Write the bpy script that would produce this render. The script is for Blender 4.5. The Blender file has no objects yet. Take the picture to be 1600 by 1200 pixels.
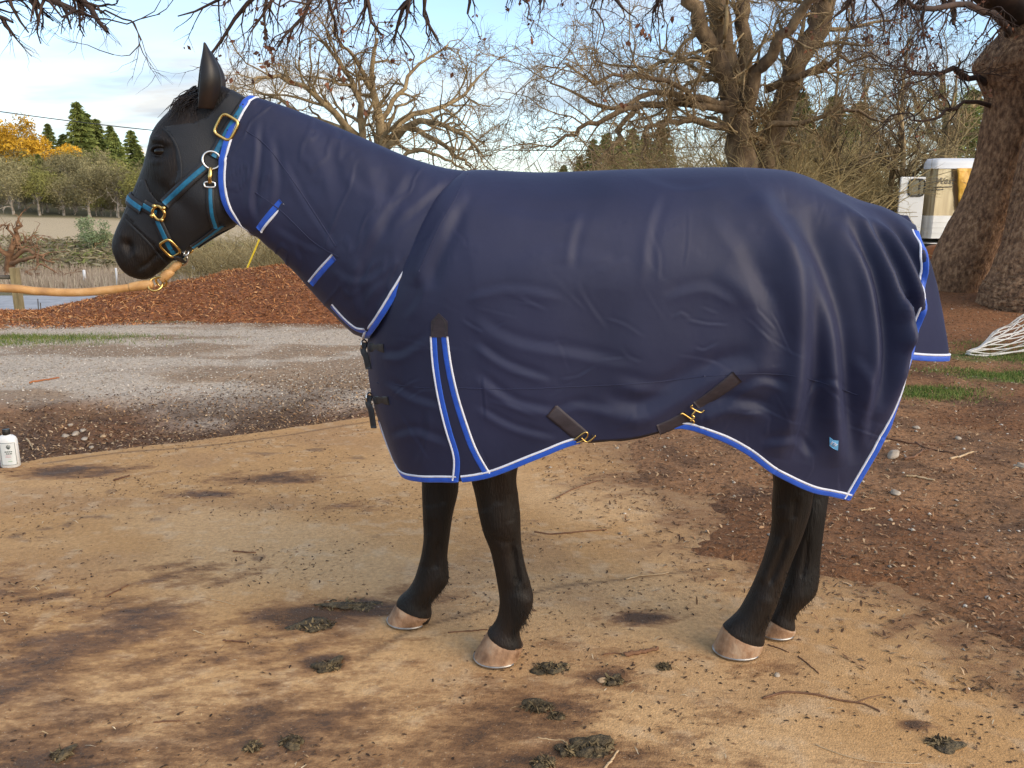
import bpy, math, random
import numpy as np
from mathutils import Vector
from mathutils.bvhtree import BVHTree
R_ = math.radians
sc = bpy.context.scene
# ------------------------------------------------------------------ camera
FPX, PITCH, HC = 1232.0, R_(12.2), 1.45
cd = bpy.data.cameras.new('camera'); cam = bpy.data.objects.new('camera', cd)
sc.collection.objects.link(cam)
cd.sensor_width = 36; cd.sensor_fit = 'HORIZONTAL'; cd.lens = 36*FPX/1600; cd.clip_end = 3000; cd.clip_start = .02
cam.location = (0, 0, HC); cam.rotation_euler = (R_(90)-PITCH, 0, 0)
sc.camera = cam
# ------------------------------------------------------------------ sky and sun
SUN_AZ, SUN_EL = R_(126), R_(28)          # azimuth from +Y towards +X
sdir = Vector((math.sin(SUN_AZ)*math.cos(SUN_EL), math.cos(SUN_AZ)*math.cos(SUN_EL), math.sin(SUN_EL)))
w = bpy.data.worlds.new('World'); sc.world = w; w.use_nodes = True
nt = w.node_tree; nt.nodes.clear()
def N(t, **k):
    n = nt.nodes.new(t)
    for a, b in k.items(): setattr(n, a, b)
    return n
def wm(op, a, b=None, c=None):
    n = N('ShaderNodeMath', operation=op)
    for i, v in enumerate((a, b, c)):
        if v is None: continue
        if hasattr(v, 'links'): nt.links.new(v, n.inputs[i])
        else: n.inputs[i].default_value = v
    return n.outputs[0]
sky = N('ShaderNodeTexSky', sky_type='NISHITA'); sky.sun_disc = False
sky.sun_elevation = SUN_EL; sky.sun_rotation = SUN_AZ; sky.air_density = 1.0; sky.dust_density = .6; sky.ozone_density = 1.5
tc = N('ShaderNodeTexCoord'); sep = N('ShaderNodeSeparateXYZ'); nt.links.new(tc.outputs['Generated'], sep.inputs[0])
zz = wm('MAXIMUM', wm('ADD', sep.outputs[2], .13), .05)
cmb = N('ShaderNodeCombineXYZ')
nt.links.new(wm('DIVIDE', sep.outputs[0], zz), cmb.inputs[0]); nt.links.new(wm('DIVIDE', sep.outputs[1], zz), cmb.inputs[1])
mp = N('ShaderNodeMapping'); nt.links.new(cmb.outputs[0], mp.inputs[0]); mp.inputs['Scale'].default_value = (.55, 1.0, 1); mp.inputs['Rotation'].default_value = (0, 0, .25)
n1 = N('ShaderNodeTexNoise'); n1.inputs['Scale'].default_value = .75; n1.inputs['Detail'].default_value = 7; n1.inputs['Roughness'].default_value = .55
nt.links.new(mp.outputs[0], n1.inputs['Vector'])
r1 = N('ShaderNodeValToRGB'); r1.color_ramp.elements[0].position = .45; r1.color_ramp.elements[1].position = .62
nt.links.new(n1.outputs['Fac'], r1.inputs[0])
n2 = N('ShaderNodeTexNoise'); n2.inputs['Scale'].default_value = 1.9; n2.inputs['Detail'].default_value = 5
nt.links.new(mp.outputs[0], n2.inputs['Vector'])
cr = N('ShaderNodeValToRGB')
cr.color_ramp.elements[0].position = .36; cr.color_ramp.elements[0].color = (.35, .40, .48, 1)
cr.color_ramp.elements[1].position = .66; cr.color_ramp.elements[1].color = (.82, .78, .71, 1)
nt.links.new(n2.outputs['Fac'], cr.inputs[0])
dt = N('ShaderNodeVectorMath', operation='DOT_PRODUCT'); nt.links.new(tc.outputs['Generated'], dt.inputs[0]); dt.inputs[1].default_value = sdir
glow = wm('MULTIPLY', wm('POWER', wm('MAXIMUM', dt.outputs['Value'], 0), 3), 8)
gcol = N('ShaderNodeMixRGB', blend_type='MIX'); gcol.inputs[0].default_value = 0
cs = N('ShaderNodeVectorMath', operation='SCALE'); nt.links.new(cr.outputs[0], cs.inputs[0])
nt.links.new(wm('ADD', 4.9, glow), cs.inputs['Scale'])
mx = N('ShaderNodeMixRGB'); nt.links.new(wm('MULTIPLY', r1.outputs[0], .93), mx.inputs[0])
nt.links.new(sky.outputs[0], mx.inputs[1]); nt.links.new(cs.outputs[0], mx.inputs[2])
bg = N('ShaderNodeBackground'); bg.inputs['Strength'].default_value = .13
nt.links.new(mx.outputs[0], bg.inputs[0]); wo = N('ShaderNodeOutputWorld'); nt.links.new(bg.outputs[0], wo.inputs[0])
sl = bpy.data.lights.new('sun', 'SUN'); sl.energy = 1.2; sl.angle = R_(48); sl.color = (1, .80, .56)
sun = bpy.data.objects.new('sun', sl); sc.collection.objects.link(sun)
sun.rotation_euler = (-sdir).to_track_quat('-Z', 'Y').to_euler(); sun.location = (6, 6, 12)
vs = sc.view_settings; vs.view_transform = 'Standard'; vs.look = 'None'; vs.exposure = 1.08; vs.gamma = 1; vs.use_curve_mapping = False
sc.cycles.use_denoising = True
sc.cycles.max_bounces = 6; sc.cycles.diffuse_bounces = 3; sc.cycles.glossy_bounces = 3; sc.cycles.transparent_max_bounces = 4
# ------------------------------------------------------------------ helpers
cP, sP = math.cos(PITCH), math.sin(PITCH)
def ray(x, y):
    cx, cy = (np.asarray(x, float)-800)/FPX, (600-np.asarray(y, float))/FPX
    return cx, cP+cy*sP, -sP+cy*cP
def P(x, y, Y):                              # pixel -> point on the plane at distance Y
    a, b, c = ray(x, y); t = np.asarray(Y, float)/b
    return np.stack(np.broadcast_arrays(a*t, Y+0*t, HC+c*t), -1)
def G(x, y, z=0.0):                          # pixel -> point on level ground
    a, b, c = ray(x, y); t = (z-HC)/c
    return np.stack([a*t, b*t, z+0*t], -1)
def nrm(v): return v/np.maximum(np.linalg.norm(v, axis=-1, keepdims=True), 1e-9)
def link(o, parent=None):
    sc.collection.objects.link(o)
    if parent is not None: o.parent = parent
    return o
def tag(o, label=None, cat=None, group=None, kind=None):
    if label: o['label'] = label
    if cat: o['category'] = cat
    if group: o['group'] = group
    if kind: o['kind'] = kind
    return o
def mesh(name, V, F, m, parent=None, smooth=True, attrs=None, cols=None):
    V = np.asarray(V, np.float32).reshape(-1, 3)
    me = bpy.data.meshes.new(name)
    if isinstance(F, np.ndarray):
        k = F.shape[1]; n = len(F)
        me.vertices.add(len(V)); me.vertices.foreach_set('co', V.ravel())
        me.loops.add(n*k); me.loops.foreach_set('vertex_index', F.astype(np.int32).ravel())
        me.polygons.add(n); me.polygons.foreach_set('loop_start', np.arange(0, n*k, k, dtype=np.int32))
        me.update(calc_edges=True); me.validate()
    else:
        me.from_pydata(V.tolist(), [], F); me.update()
    me.polygons.foreach_set('use_smooth', np.full(len(me.polygons), smooth))
    for k_, a in (attrs or {}).items():
        at = me.attributes.new(k_, 'FLOAT', 'POINT'); at.data.foreach_set('value', np.asarray(a, np.float32).ravel())
    for k_, a in (cols or {}).items():
        at = me.attributes.new(k_, 'FLOAT_COLOR', 'POINT'); a = np.asarray(a, np.float32).reshape(-1, 3)
        at.data.foreach_set('color', np.concatenate([a, np.ones((len(a), 1), np.float32)], 1).ravel())
    if m is not None: me.materials.append(m)
    o = bpy.data.objects.new(name, me); link(o, parent)
    return o
def empty(name, loc=(0, 0, 0)):
    o = bpy.data.objects.new(name, None); o.empty_display_size = .1
    link(o); return o
def gridfaces(nu, nv, closed_u=False, closed_v=False):
    u = np.arange(nu if closed_u else nu-1); v = np.arange(nv if closed_v else nv-1)
    a, b = np.meshgrid(u, v, indexing='ij'); a = a.ravel(); b = b.ravel()
    a2 = (a+1) % nu; b2 = (b+1) % nv
    return np.stack([a*nv+b, a2*nv+b, a2*nv+b2, a*nv+b2], 1)
def cat(parts):                               # [(V,F)...] with equal face size
    Vs, Fs, o = [], [], 0
    for V, F in parts:
        V = np.asarray(V, float).reshape(-1, 3); Vs.append(V); Fs.append(np.asarray(F)+o); o += len(V)
    return np.concatenate(Vs), np.concatenate(Fs)
def crom(K, n):                               # Catmull-Rom through key rows -> n rows
    K = np.asarray(K, float); m = len(K)
    t = np.linspace(0, m-1, n); i = np.minimum(t.astype(int), m-2); f = (t-i)[:, None]
    k0 = K[np.maximum(i-1, 0)]; k1 = K[i]; k2 = K[i+1]; k3 = K[np.minimum(i+2, m-1)]
    return .5*(2*k1+(k2-k0)*f+(2*k0-5*k1+4*k2-k3)*f**2+(3*k1-k0-3*k2+k3)*f**3)
def tubes(Pt, Rd, sides=4):                   # batch of tubes (N,K,3),(N,K)
    Pt = np.asarray(Pt, float); Rd = np.asarray(Rd, float)
    if Pt.ndim == 2: Pt = Pt[None]; Rd = np.broadcast_to(Rd, Pt.shape[:2])
    n, k, _ = Pt.shape
    t = nrm(np.gradient(Pt, axis=1))
    ref = np.broadcast_to(np.array([.31, .47, .83]), t.shape).copy()
    bad = np.abs((t*ref).sum(-1)).max(1) > .96
    ref[bad] = np.array([.9, -.4, .1])
    a = nrm(np.cross(t, ref)); b = np.cross(t, a)
    th = np.linspace(0, 2*np.pi, sides, endpoint=False)
    V = Pt[:, :, None]+Rd[:, :, None, None]*(a[:, :, None]*np.cos(th)[:, None]+b[:, :, None]*np.sin(th)[:, None])
    f = gridfaces(k, sides, closed_v=True)
    F = (f[None]+(np.arange(n)*k*sides)[:, None, None]).reshape(-1, 4)
    return V.reshape(-1, 3), F
def tube(pts, r, sides=8, n=None, cap=True):  # one smooth tube with closed ends
    pts = np.asarray(pts, float); r = np.broadcast_to(np.asarray(r, float), (len(pts),)).copy()
    if n: 
        q = crom(np.concatenate([pts, r[:, None]], 1), n); pts, r = q[:, :3], np.maximum(q[:, 3], 1e-4)
    if cap:
        d0 = nrm(pts[0]-pts[1])*r[0]*.3; d1 = nrm(pts[-1]-pts[-2])*r[-1]*.3
        pts = np.concatenate([[pts[0]+d0], pts, [pts[-1]+d1]]); r = np.concatenate([[r[0]*.05], r, [r[-1]*.05]])
    return tubes(pts[None], r[None], sides)
def loft(C, A, B, nth=32, e=2.0, cap=True, bulge=None):   # rings C + A cos + B sin (superellipse)
    th = np.linspace(0, 2*np.pi, nth, endpoint=False); c, s = np.cos(th), np.sin(th)
    c = np.sign(c)*np.abs(c)**(2/e); s = np.sign(s)*np.abs(s)**(2/e)
    V = C[:, None]+A[:, None]*c[None, :, None]+B[:, None]*s[None, :, None]
    if bulge is not None: V = V+bulge[:, None]*(s**2)[None, :, None]
    n = len(C); F = gridfaces(n, nth, closed_v=True).tolist(); V = V.reshape(-1, 3)
    if cap:
        V = np.concatenate([V, C[:1], C[-1:]]); o = n*nth
        F += [[o, (j+1) % nth, j] for j in range(nth)]+[[o+1, (n-1)*nth+j, (n-1)*nth+(j+1) % nth] for j in range(nth)]
    return V, F
def box(c, s, rz=0.0):
    x = np.array([[i, j, k] for i in (-1, 1) for j in (-1, 1) for k in (-1, 1)], float)*np.asarray(s)/2
    co, si = math.cos(rz), math.sin(rz)
    x = np.stack([x[:, 0]*co-x[:, 1]*si, x[:, 0]*si+x[:, 1]*co, x[:, 2]], 1)+np.asarray(c)
    F = np.array([[0, 1, 3, 2], [4, 6, 7, 5], [0, 4, 5, 1], [2, 3, 7, 6], [0, 2, 6, 4], [1, 5, 7, 3]])
    return x, F
def bev(o, wd=.01, seg=2):
    b = o.modifiers.new('b', 'BEVEL'); b.width = wd; b.segments = seg; return o
def hash2(i, j, s):
    h = np.sin(i*127.1+j*311.7+s*74.7)*43758.5453; return h-np.floor(h)
def vnoise(x, y, s=0):                        # value noise
    x = np.asarray(x, float); y = np.asarray(y, float)
    i, j = np.floor(x), np.floor(y); f, g = x-i, y-j
    f = f*f*(3-2*f); g = g*g*(3-2*g)
    return (hash2(i, j, s)*(1-f)+hash2(i+1, j, s)*f)*(1-g)+(hash2(i, j+1, s)*(1-f)+hash2(i+1, j+1, s)*f)*g
def fbm(x, y, o=4, s=0):
    r, a, t = 0, .5, 0
    for k in range(o):
        r = r+a*vnoise(x*2**k, y*2**k, s+k*7); t += a; a *= .5
    return r/t
def sstep(a, b, x):
    t = np.clip((x-a)/(b-a), 0, 1); return t*t*(3-2*t)
def segdist(px, py, pl):                      # distance to polyline, and parameter along it
    pl = np.asarray(pl, float); best = np.full(np.shape(px), 1e9); tt = np.zeros(np.shape(px)); n = len(pl)-1
    for i in range(n):
        a, b = pl[i], pl[i+1]; d = b-a; t = np.clip(((px-a[0])*d[0]+(py-a[1])*d[1])/(d@d), 0, 1)
        q = np.hypot(px-a[0]-t*d[0], py-a[1]-t*d[1]); m = q < best
        best = np.where(m, q, best); tt = np.where(m, (i+t)/n, tt)
    return best, tt
def inpoly(px, py, poly):
    poly = np.asarray(poly, float); r = np.zeros(np.shape(px), bool); n = len(poly)
    for i in range(n):
        (x0, y0), (x1, y1) = poly[i], poly[(i+1) % n]
        c = ((y0 > py) != (y1 > py)) & (px < (x1-x0)*(py-y0)/((y1-y0) if y1 != y0 else 1e-9)+x0)
        r ^= c
    return r
# ------------------------------------------------------------------ materials
def mat(name, c1, c2=None, scale=8., rough=.6, bump=0., bscale=None, metal=0., spec=.5, stretch=(1, 1, 1), detail=5., attr=None, sheen=0., lo=.35, hi=.65, c3=None, coat=0., rnd=False, trans=0.):
    m = bpy.data.materials.new(name); m.use_nodes = True; t = m.node_tree; b = t.nodes['Principled BSDF']
    def nn(k): return t.nodes.new(k)
    co = nn('ShaderNodeTexCoord'); ma = nn('ShaderNodeMapping'); ma.inputs['Scale'].default_value = stretch
    t.links.new(co.outputs['Object'], ma.inputs[0])
    no = nn('ShaderNodeTexNoise'); no.inputs['Scale'].default_value = scale; no.inputs['Detail'].default_value = detail; no.inputs['Roughness'].default_value = .6
    t.links.new(ma.outputs[0], no.inputs['Vector'])
    ra = nn('ShaderNodeValToRGB'); e = ra.color_ramp.elements
    e[0].position = lo; e[1].position = hi
    e[0].color = (*c1, 1); e[1].color = (*(c2 or c1), 1)
    if c3: 
        q = e.new((lo+hi)/2); q.color = (*c3, 1)
    t.links.new(no.outputs['Fac'], ra.inputs[0]); col = ra.outputs[0]
    if attr:
        at = nn('ShaderNodeAttribute'); at.attribute_name = attr
        mu = nn('ShaderNodeMixRGB'); mu.blend_type = 'MULTIPLY'; mu.inputs[0].default_value = 1
        t.links.new(at.outputs['Color'], mu.inputs[1]); t.links.new(col, mu.inputs[2]); col = mu.outputs[0]
    if rnd:
        oi = nn('ShaderNodeObjectInfo'); hs = nn('ShaderNodeHueSaturation')
        mr = nn('ShaderNodeMapRange'); mr.inputs[3].default_value = .7; mr.inputs[4].default_value = 1.3
        t.links.new(oi.outputs['Random'], mr.inputs[0]); t.links.new(mr.outputs[0], hs.inputs['Value']); t.links.new(col, hs.inputs['Color']); col = hs.outputs[0]
    t.links.new(col, b.inputs['Base Color'])
    b.inputs['Roughness'].default_value = rough; b.inputs['Metallic'].default_value = metal
    b.inputs['Specular IOR Level'].default_value = spec; b.inputs['Coat Weight'].default_value = coat
    if sheen:
        b.inputs['Sheen Weight'].default_value = sheen; b.inputs['Sheen Roughness'].default_value = .4
    if trans: b.inputs['Transmission Weight'].default_value = trans
    if bump:
        n3 = nn('ShaderNodeTexNoise'); n3.inputs['Scale'].default_value = bscale or scale*4; n3.inputs['Detail'].default_value = 6
        t.links.new(ma.outputs[0], n3.inputs['Vector'])
        bu = nn('ShaderNodeBump'); bu.inputs['Strength'].default_value = 1.0; bu.inputs['Distance'].default_value = bump
        t.links.new(n3.outputs['Fac'], bu.inputs['Height']); t.links.new(bu.outputs[0], b.inputs['Normal'])
    return m
M = {}
# ================================================================== THE HORSE
YC = 2.48
M['coat'] = mat('horse_coat', (.0050, .0038, .0034), (.021, .0115, .0068), 9, .54, .0030, 190, spec=.3, stretch=(1, 1, .16), lo=.42, hi=.78)
M['hoof'] = mat('hoof_horn', (.15, .075, .036), (.46, .33, .22), 15, .65, .003, 80, c3=(.33, .19, .105), stretch=(1, 1, .7), lo=.34, hi=.66, detail=8)
M['shoe'] = mat('steel_shoe', (.25, .23, .21), (.4, .38, .36), 30, .4, metal=.9)
M['eye'] = mat('eye', (.006, .004, .003), (.012, .007, .004), 20, .12, spec=.35)
M['hair'] = mat('hair', (.008, .005, .004), (.035, .017, .010), 9, .45, lo=.45, hi=.75)
def sec(T, B, Y, D):                      # ring between two outline pixels at distance Y, half depth D
    t, b = P(T[0], T[1], Y), P(B[0], B[1], Y); return (t+b)/2, (t-b)/2, np.array([0, D, 0])
def lofted(rows, n, nth=32, e=2.0, Y=None):
    K = np.array([[*r[0], *r[1], (Y if Y is not None else r[3]), r[2]] for r in rows], float)
    K = crom(K, n); C, A, B = [], [], []
    for k in K:
        c, a, b = sec(k[0:2], k[2:4], k[4], max(k[5], .002)); C.append(c); A.append(a); B.append(b)
    return loft(np.array(C), np.array(A), np.array(B), nth, e)
parts = []
HEAD = [((181, 388), (190, 418), .022), ((179, 376), (206, 432), .046), ((185, 356), (229, 437), .056), ((195, 334), (250, 425), .056), ((207, 305), (268, 409), .056), ((219, 278), (290, 396), .066),
        ((229, 252), (316, 378), .082), ((237, 222), (343, 362), .096), ((247, 196), (368, 350), .100), ((276, 166), (385, 335), .090), ((315, 143), (398, 330), .074), ((345, 133), (410, 335), .072),
        ((395, 158), (412, 352), .078), ((470, 184), (452, 392), .09), ((560, 224), (512, 452), .11), ((640, 256), (590, 540), .135), ((735, 282), (650, 600), .16), ((800, 300), (760, 620), .12)]
parts.append(lofted(HEAD, 70, 40, 2.25, YC))
def trunk():
    rows = [(-.40, 1.18, .98, .04), (-.36, 1.28, .88, .10), (-.22, 1.44, .82, .18), (0, 1.53, .80, .23), (.3, 1.53, .80, .27), (.6, 1.52, .84, .262), (.85, 1.49, .9, .215), (1.0, 1.40, .95, .16), (1.1, 1.33, 1.0, .12), (1.15, 1.25, 1.1, .04)]
    K = crom(rows, 30); C = np.stack([K[:, 0], 0*K[:, 0]+YC, (K[:, 1]+K[:, 2])/2], 1)
    A = np.stack([0*K[:, 0], 0*K[:, 0], (K[:, 1]-K[:, 2])/2], 1); B = np.stack([0*K[:, 0], K[:, 3], 0*K[:, 0]], 1)
    return loft(C, A, B, 40, 2.2)
parts.append(trunk())
# legs: left edge, right edge, half depth, distance
LEGS = dict(
 near_front=[((700, 560), (850, 560), .10, 2.36), ((722, 660), (830, 650), .085, 2.35), ((735, 735), (806, 735), .062, 2.35), ((744, 772), (808, 775), .055, 2.36), ((750, 803), (811, 803), .056, 2.365), ((757, 832), (812, 830), .052, 2.37), ((767, 858), (814, 856), .042, 2.375),
   ((774, 888), (820, 886), .038, 2.375), ((779, 915), (828, 914), .042, 2.38), ((782, 938), (832, 936), .047, 2.38), ((779, 962), (826, 958), .044, 2.38), ((771, 978), (811, 984), .042, 2.38), ((763, 988), (814, 1006), .052, 2.38), ((764, 1004), (812, 1018), .052, 2.38)],
 far_front=[((640, 560), (780, 560), .10, 2.60), ((652, 660), (740, 650), .085, 2.61), ((660, 735), (718, 735), .060, 2.61), ((661, 770), (714, 770), .054, 2.61), ((662, 803), (706, 805), .052, 2.61), ((663, 840), (701, 842), .044, 2.612), ((659, 868), (698, 868), .040, 2.614),
   ((654, 888), (699, 888), .044, 2.615), ((648, 906), (699, 908), .047, 2.615), ((638, 922), (686, 926), .044, 2.615), ((627, 932), (673, 942), .043, 2.615), ((621, 942), (673, 960), .050, 2.615), ((622, 956), (668, 972), .050, 2.615)],
 near_hind=[((1130, 480), (1340, 500), .13, 2.38), ((1165, 600), (1320, 610), .11, 2.38), ((1200, 700), (1285, 700), .075, 2.39), ((1211, 750), (1270, 755), .058, 2.40), ((1209, 792), (1262, 798), .055, 2.41), ((1207, 830), (1250, 836), .050, 2.415), ((1194, 875), (1233, 880), .040, 2.417),
   ((1181, 908), (1221, 914), .042, 2.419), ((1170, 932), (1212, 940), .046, 2.419), ((1156, 956), (1203, 962), .045, 2.419), ((1142, 970), (1194, 982), .046, 2.419), ((1131, 981), (1192, 1000), .052, 2.419), ((1132, 994), (1186, 1012), .052, 2.419)],
 far_hind=[((1160, 480), (1350, 500), .13, 2.58), ((1195, 600), (1330, 610), .11, 2.58), ((1230, 700), (1310, 700), .075, 2.57), ((1240, 755), (1294, 760), .058, 2.56), ((1243, 792), (1288, 795), .055, 2.55), ((1241, 830), (1283, 834), .050, 2.545), ((1235, 870), (1279, 874), .042, 2.54),
   ((1228, 900), (1277, 903), .046, 2.537), ((1220, 922), (1271, 926), .050, 2.535), ((1213, 940), (1250, 947), .044, 2.535), ((1206, 953), (1240, 962), .042, 2.535), ((1201, 962), (1240, 978), .048, 2.535), ((1202, 972), (1236, 986), .048, 2.535)])
def fat(rows):                               # small allowance for the smoothing below
    r = []
    for L, Rr, D, Y in rows:
        m = ((L[0]+Rr[0])/2, (L[1]+Rr[1])/2); r.append(((m[0]+(L[0]-m[0])*1.07, m[1]+(L[1]-m[1])*1.07), (m[0]+(Rr[0]-m[0])*1.07, m[1]+(Rr[1]-m[1])*1.07), D*1.05, Y))
    return r
for k, rows in LEGS.items(): parts.append(lofted(fat(rows), 60, 28, 2.1))
Vb, Fb, o_ = [], [], 0
for V, F in parts:
    Vb.append(V); Fb += [[i+o_ for i in f] for f in F]; o_ += len(V)
tmp = mesh('tmp_body', np.concatenate(Vb), Fb, None)
rm = tmp.modifiers.new('r', 'REMESH'); rm.mode = 'VOXEL'; rm.voxel_size = .0065; rm.use_smooth_shade = True
sm = tmp.modifiers.new('s', 'SMOOTH'); sm.iterations = 4; sm.factor = .5
bpy.context.view_layer.update()
dg = bpy.context.evaluated_depsgraph_get()
bm_ = bpy.data.meshes.new_from_object(tmp.evaluated_get(dg)); bpy.data.objects.remove(tmp)
nv = len(bm_.vertices); BV = np.empty(nv*3, np.float32); bm_.vertices.foreach_get('co', BV); BV = BV.reshape(-1, 3).astype(float)
BN = np.empty(nv*3, np.float32); bm_.vertices.foreach_get('normal', BN); BN = BN.reshape(-1, 3)
def proj(V):                              # world -> pixel
    d = V-np.array([0, 0, HC]); f = d[:, 1]*cP-d[:, 2]*sP; u = d[:, 1]*sP+d[:, 2]*cP
    return 800+FPX*d[:, 0]/f, 600-FPX*u/f
# features are placed on the mirror-symmetric (X,Z) side view at the centre plane
def xz(x, y, Y=None): p = P(x, y, Y or YC-.08); return p[0], p[2]
side = np.sign(BV[:, 1]-YC); side[side == 0] = 1
lat = np.clip(np.abs(BV[:, 1]-YC)/.03, 0, 1)
headm = BV[:, 0] < xz(400, 200)[0]
def bump_at(px, py, rx, ry, amt, ang=0.):
    cx, cz = xz(px, py); dx, dz = BV[:, 0]-cx, BV[:, 2]-cz
    c, s = math.cos(ang), math.sin(ang); a = (dx*c+dz*s)/rx; b = (-dx*s+dz*c)/ry
    g = np.exp(-(a*a+b*b))*headm*lat*amt
    BV[:] += BN*g[:, None]
def crease(pl, wd, amt, lo=None):
    pl = [xz(*q) for q in pl]; d, t = segdist(BV[:, 0], BV[:, 2], pl)
    g = np.exp(-(d/wd)**2)*headm*lat*amt*np.clip(np.minimum(t, 1-t)*6+.15, 0, 1); BV[:] += BN*g[:, None]
bump_at(249, 236, .030, .024, -.012); bump_at(251, 219, .034, .010, .010, -.2); bump_at(247, 252, .026, .008, .005, .1)
bump_at(194, 385, .013, .022, -.017, .5); bump_at(186, 372, .010, .02, .006, .4); bump_at(206, 396, .012, .02, .006, .5)
bump_at(330, 320, .075, .06, .010); bump_at(292, 330, .03, .06, -.006, .6); bump_at(262, 300, .02, .07, -.006, .9)
crease([(206, 424), (224, 412), (236, 400), (241, 392)], .006, -.008); crease([(222, 436), (228, 424), (230, 410)], .005, -.005)
crease([(268, 296), (300, 268), (322, 256)], .008, .004)
# bones and tendons of the legs, on the side facing the camera
vx, vy = proj(BV); face = np.clip(-(BN*nrm(BV-np.array([0, 0, HC]))).sum(1)*1.6, 0, 1)
def legline(pl, wd, amt):
    d, t_ = segdist(vx, vy, crom(pl, 12)); BV[:] += BN*(np.exp(-(d/wd)**2)*face*amt*np.clip(np.minimum(t_, 1-t_)*5+.1, 0, 1)*(vy > 700))[:, None]
for pl, wd, am in ([(799, 850), (806, 885), (811, 915)], 4, -.008), ([(783, 850), (790, 885), (796, 920)], 7, .004), ([(809, 850), (816, 885), (823, 920)], 5, .005), ([(757, 795), (764, 815), (775, 835)], 12, 0.0035), ([(795, 815), (803, 835)], 8, 0.0025), ([(770, 842), (792, 848), (806, 846)], 5, -.004), ([(800, 930), (822, 938), (828, 945)], 9, 0.0030), ([(768, 740), (775, 770), (778, 790)], 9, -.005), ([(790, 735), (800, 770)], 8, .005),\
    ([(687, 845), (682, 870), (680, 890)], 4, -.007), ([(672, 830), (668, 860), (664, 885)], 6, .004), ([(672, 790), (676, 815)], 10, 0.0025), ([(680, 900), (694, 908)], 8, 0.0025), ([(690, 750), (694, 790)], 6, -.004),\
    ([(1232, 835), (1216, 880), (1202, 915)], 4, -.008), ([(1218, 840), (1203, 880), (1190, 912)], 7, .005), ([(1240, 838), (1225, 880), (1212, 915)], 4, .004), ([(1222, 790), (1226, 815)], 11, 0.0035), ([(1244, 780), (1240, 812)], 5, -.006), ([(1190, 935), (1206, 945)], 8, 0.0025), ([(1262, 840), (1258, 880), (1252, 905)], 4, -.006), ([(1250, 770), (1254, 790)], 7, 0.0025):
    legline(pl, wd, am)
bm_.vertices.foreach_set('co', BV.astype(np.float32).ravel()); bm_.update()
bm_.materials.clear(); bm_.materials.append(M['coat'])
bm_.polygons.foreach_set('use_smooth', np.ones(len(bm_.polygons), bool))
horse = tag(empty('horse'), 'black horse with tan hooves standing sideways under the navy blanket', 'horse')
body = bpy.data.objects.new('body', bm_); link(body, horse); bm_.name = 'body'
nf = len(bm_.polygons); FV = np.empty(len(bm_.loops), np.int32); bm_.loops.foreach_get('vertex_index', FV)
FV = FV.reshape(-1, 4) if len(FV) == nf*4 else None
def bvh_of(V, F): return BVHTree.FromPolygons([Vector(v) for v in np.asarray(V).tolist()], np.asarray(F).tolist())
bvh_body = bvh_of(BV, FV)
# hooves and shoes
HOOF = dict(near_front=((762, 990), (815, 1010), 776, 1028, .076, .068, 2.38), far_front=((621, 943), (672, 963), 638, 970, .076, .068, 2.615),
            near_hind=((1130, 982), (1191, 1004), 1151, 1017, .079, .066, 2.419), far_hind=((1201, 966), (1239, 981), 1212, 988, .064, .060, 2.535))
for k, (L, Rr, bx, by, ra, rb, Y) in HOOF.items():
    l, r = P(*L, Y), P(*Rr, Y); c0 = (l+r)/2; a0 = (r-l)/2*1.04; g = G(bx, by); g[2] = .009
    C, A, B = [], [], []
    for t in np.linspace(-.12, 1, 12):
        f = np.clip(t, 0, 1)**.62; c = c0+(g-c0)*t; a = a0*(1-f)+np.array([ra, 0, 0])*f
        C.append(c); A.append(a); B.append(np.array([0, (.054*(1-f)+rb*f), 0])*(1 if t > -.05 else .93))
    A = np.array(A); C = np.array(C); C[-1, 2] = .009
    V, F = loft(C, A, np.array(B), 28, 2.15); h = mesh('hoof', V, F, M['hoof'], horse)
    th = np.linspace(.75, 2*np.pi-.75, 26)
    ring = np.stack([g[0]+np.cos(th)*ra*.98, g[1]+np.sin(th)*rb*.98, 0*th+.0055], 1)
    V, F = tube(ring, .0052, 6); mesh('horseshoe', V, F, M['shoe'], h)
# eyes
for s in (-1, 1):
    q = bvh_body.ray_cast(Vector((xz(249, 236)[0], YC+s*.5, xz(249, 236)[1])), Vector((0, -s, 0)))
    c = np.array(q[0])+np.array([0, -s*.0150, 0])
    V, F = loft(*[np.array(z) for z in zip(*[(c+np.array([0, 0, .022*math.cos(a)]), np.array([.026*math.sin(a)+1e-4, 0, 0]), np.array([0, .022*math.sin(a)+1e-4, 0])) for a in np.linspace(0.02, math.pi-.02, 14)])], 20)
    e = mesh('eye', V, F, M['eye'], horse)
    lid = []
    for up in (1, -1):
        th = np.linspace(0, np.pi, 12); q2 = np.stack([c[0]+.028*np.cos(th), c[1]+s*(.0195-.012*np.abs(np.cos(th))**2), c[2]+up*(.0150 if up > 0 else .0150)*np.sin(th)], 1)
        lid.append(tube(q2, np.where(up > 0, .0056, .0036), 8, 16))
    V, F = cat(lid); mesh('eyelid', V, F, M['coat'], e)
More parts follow.
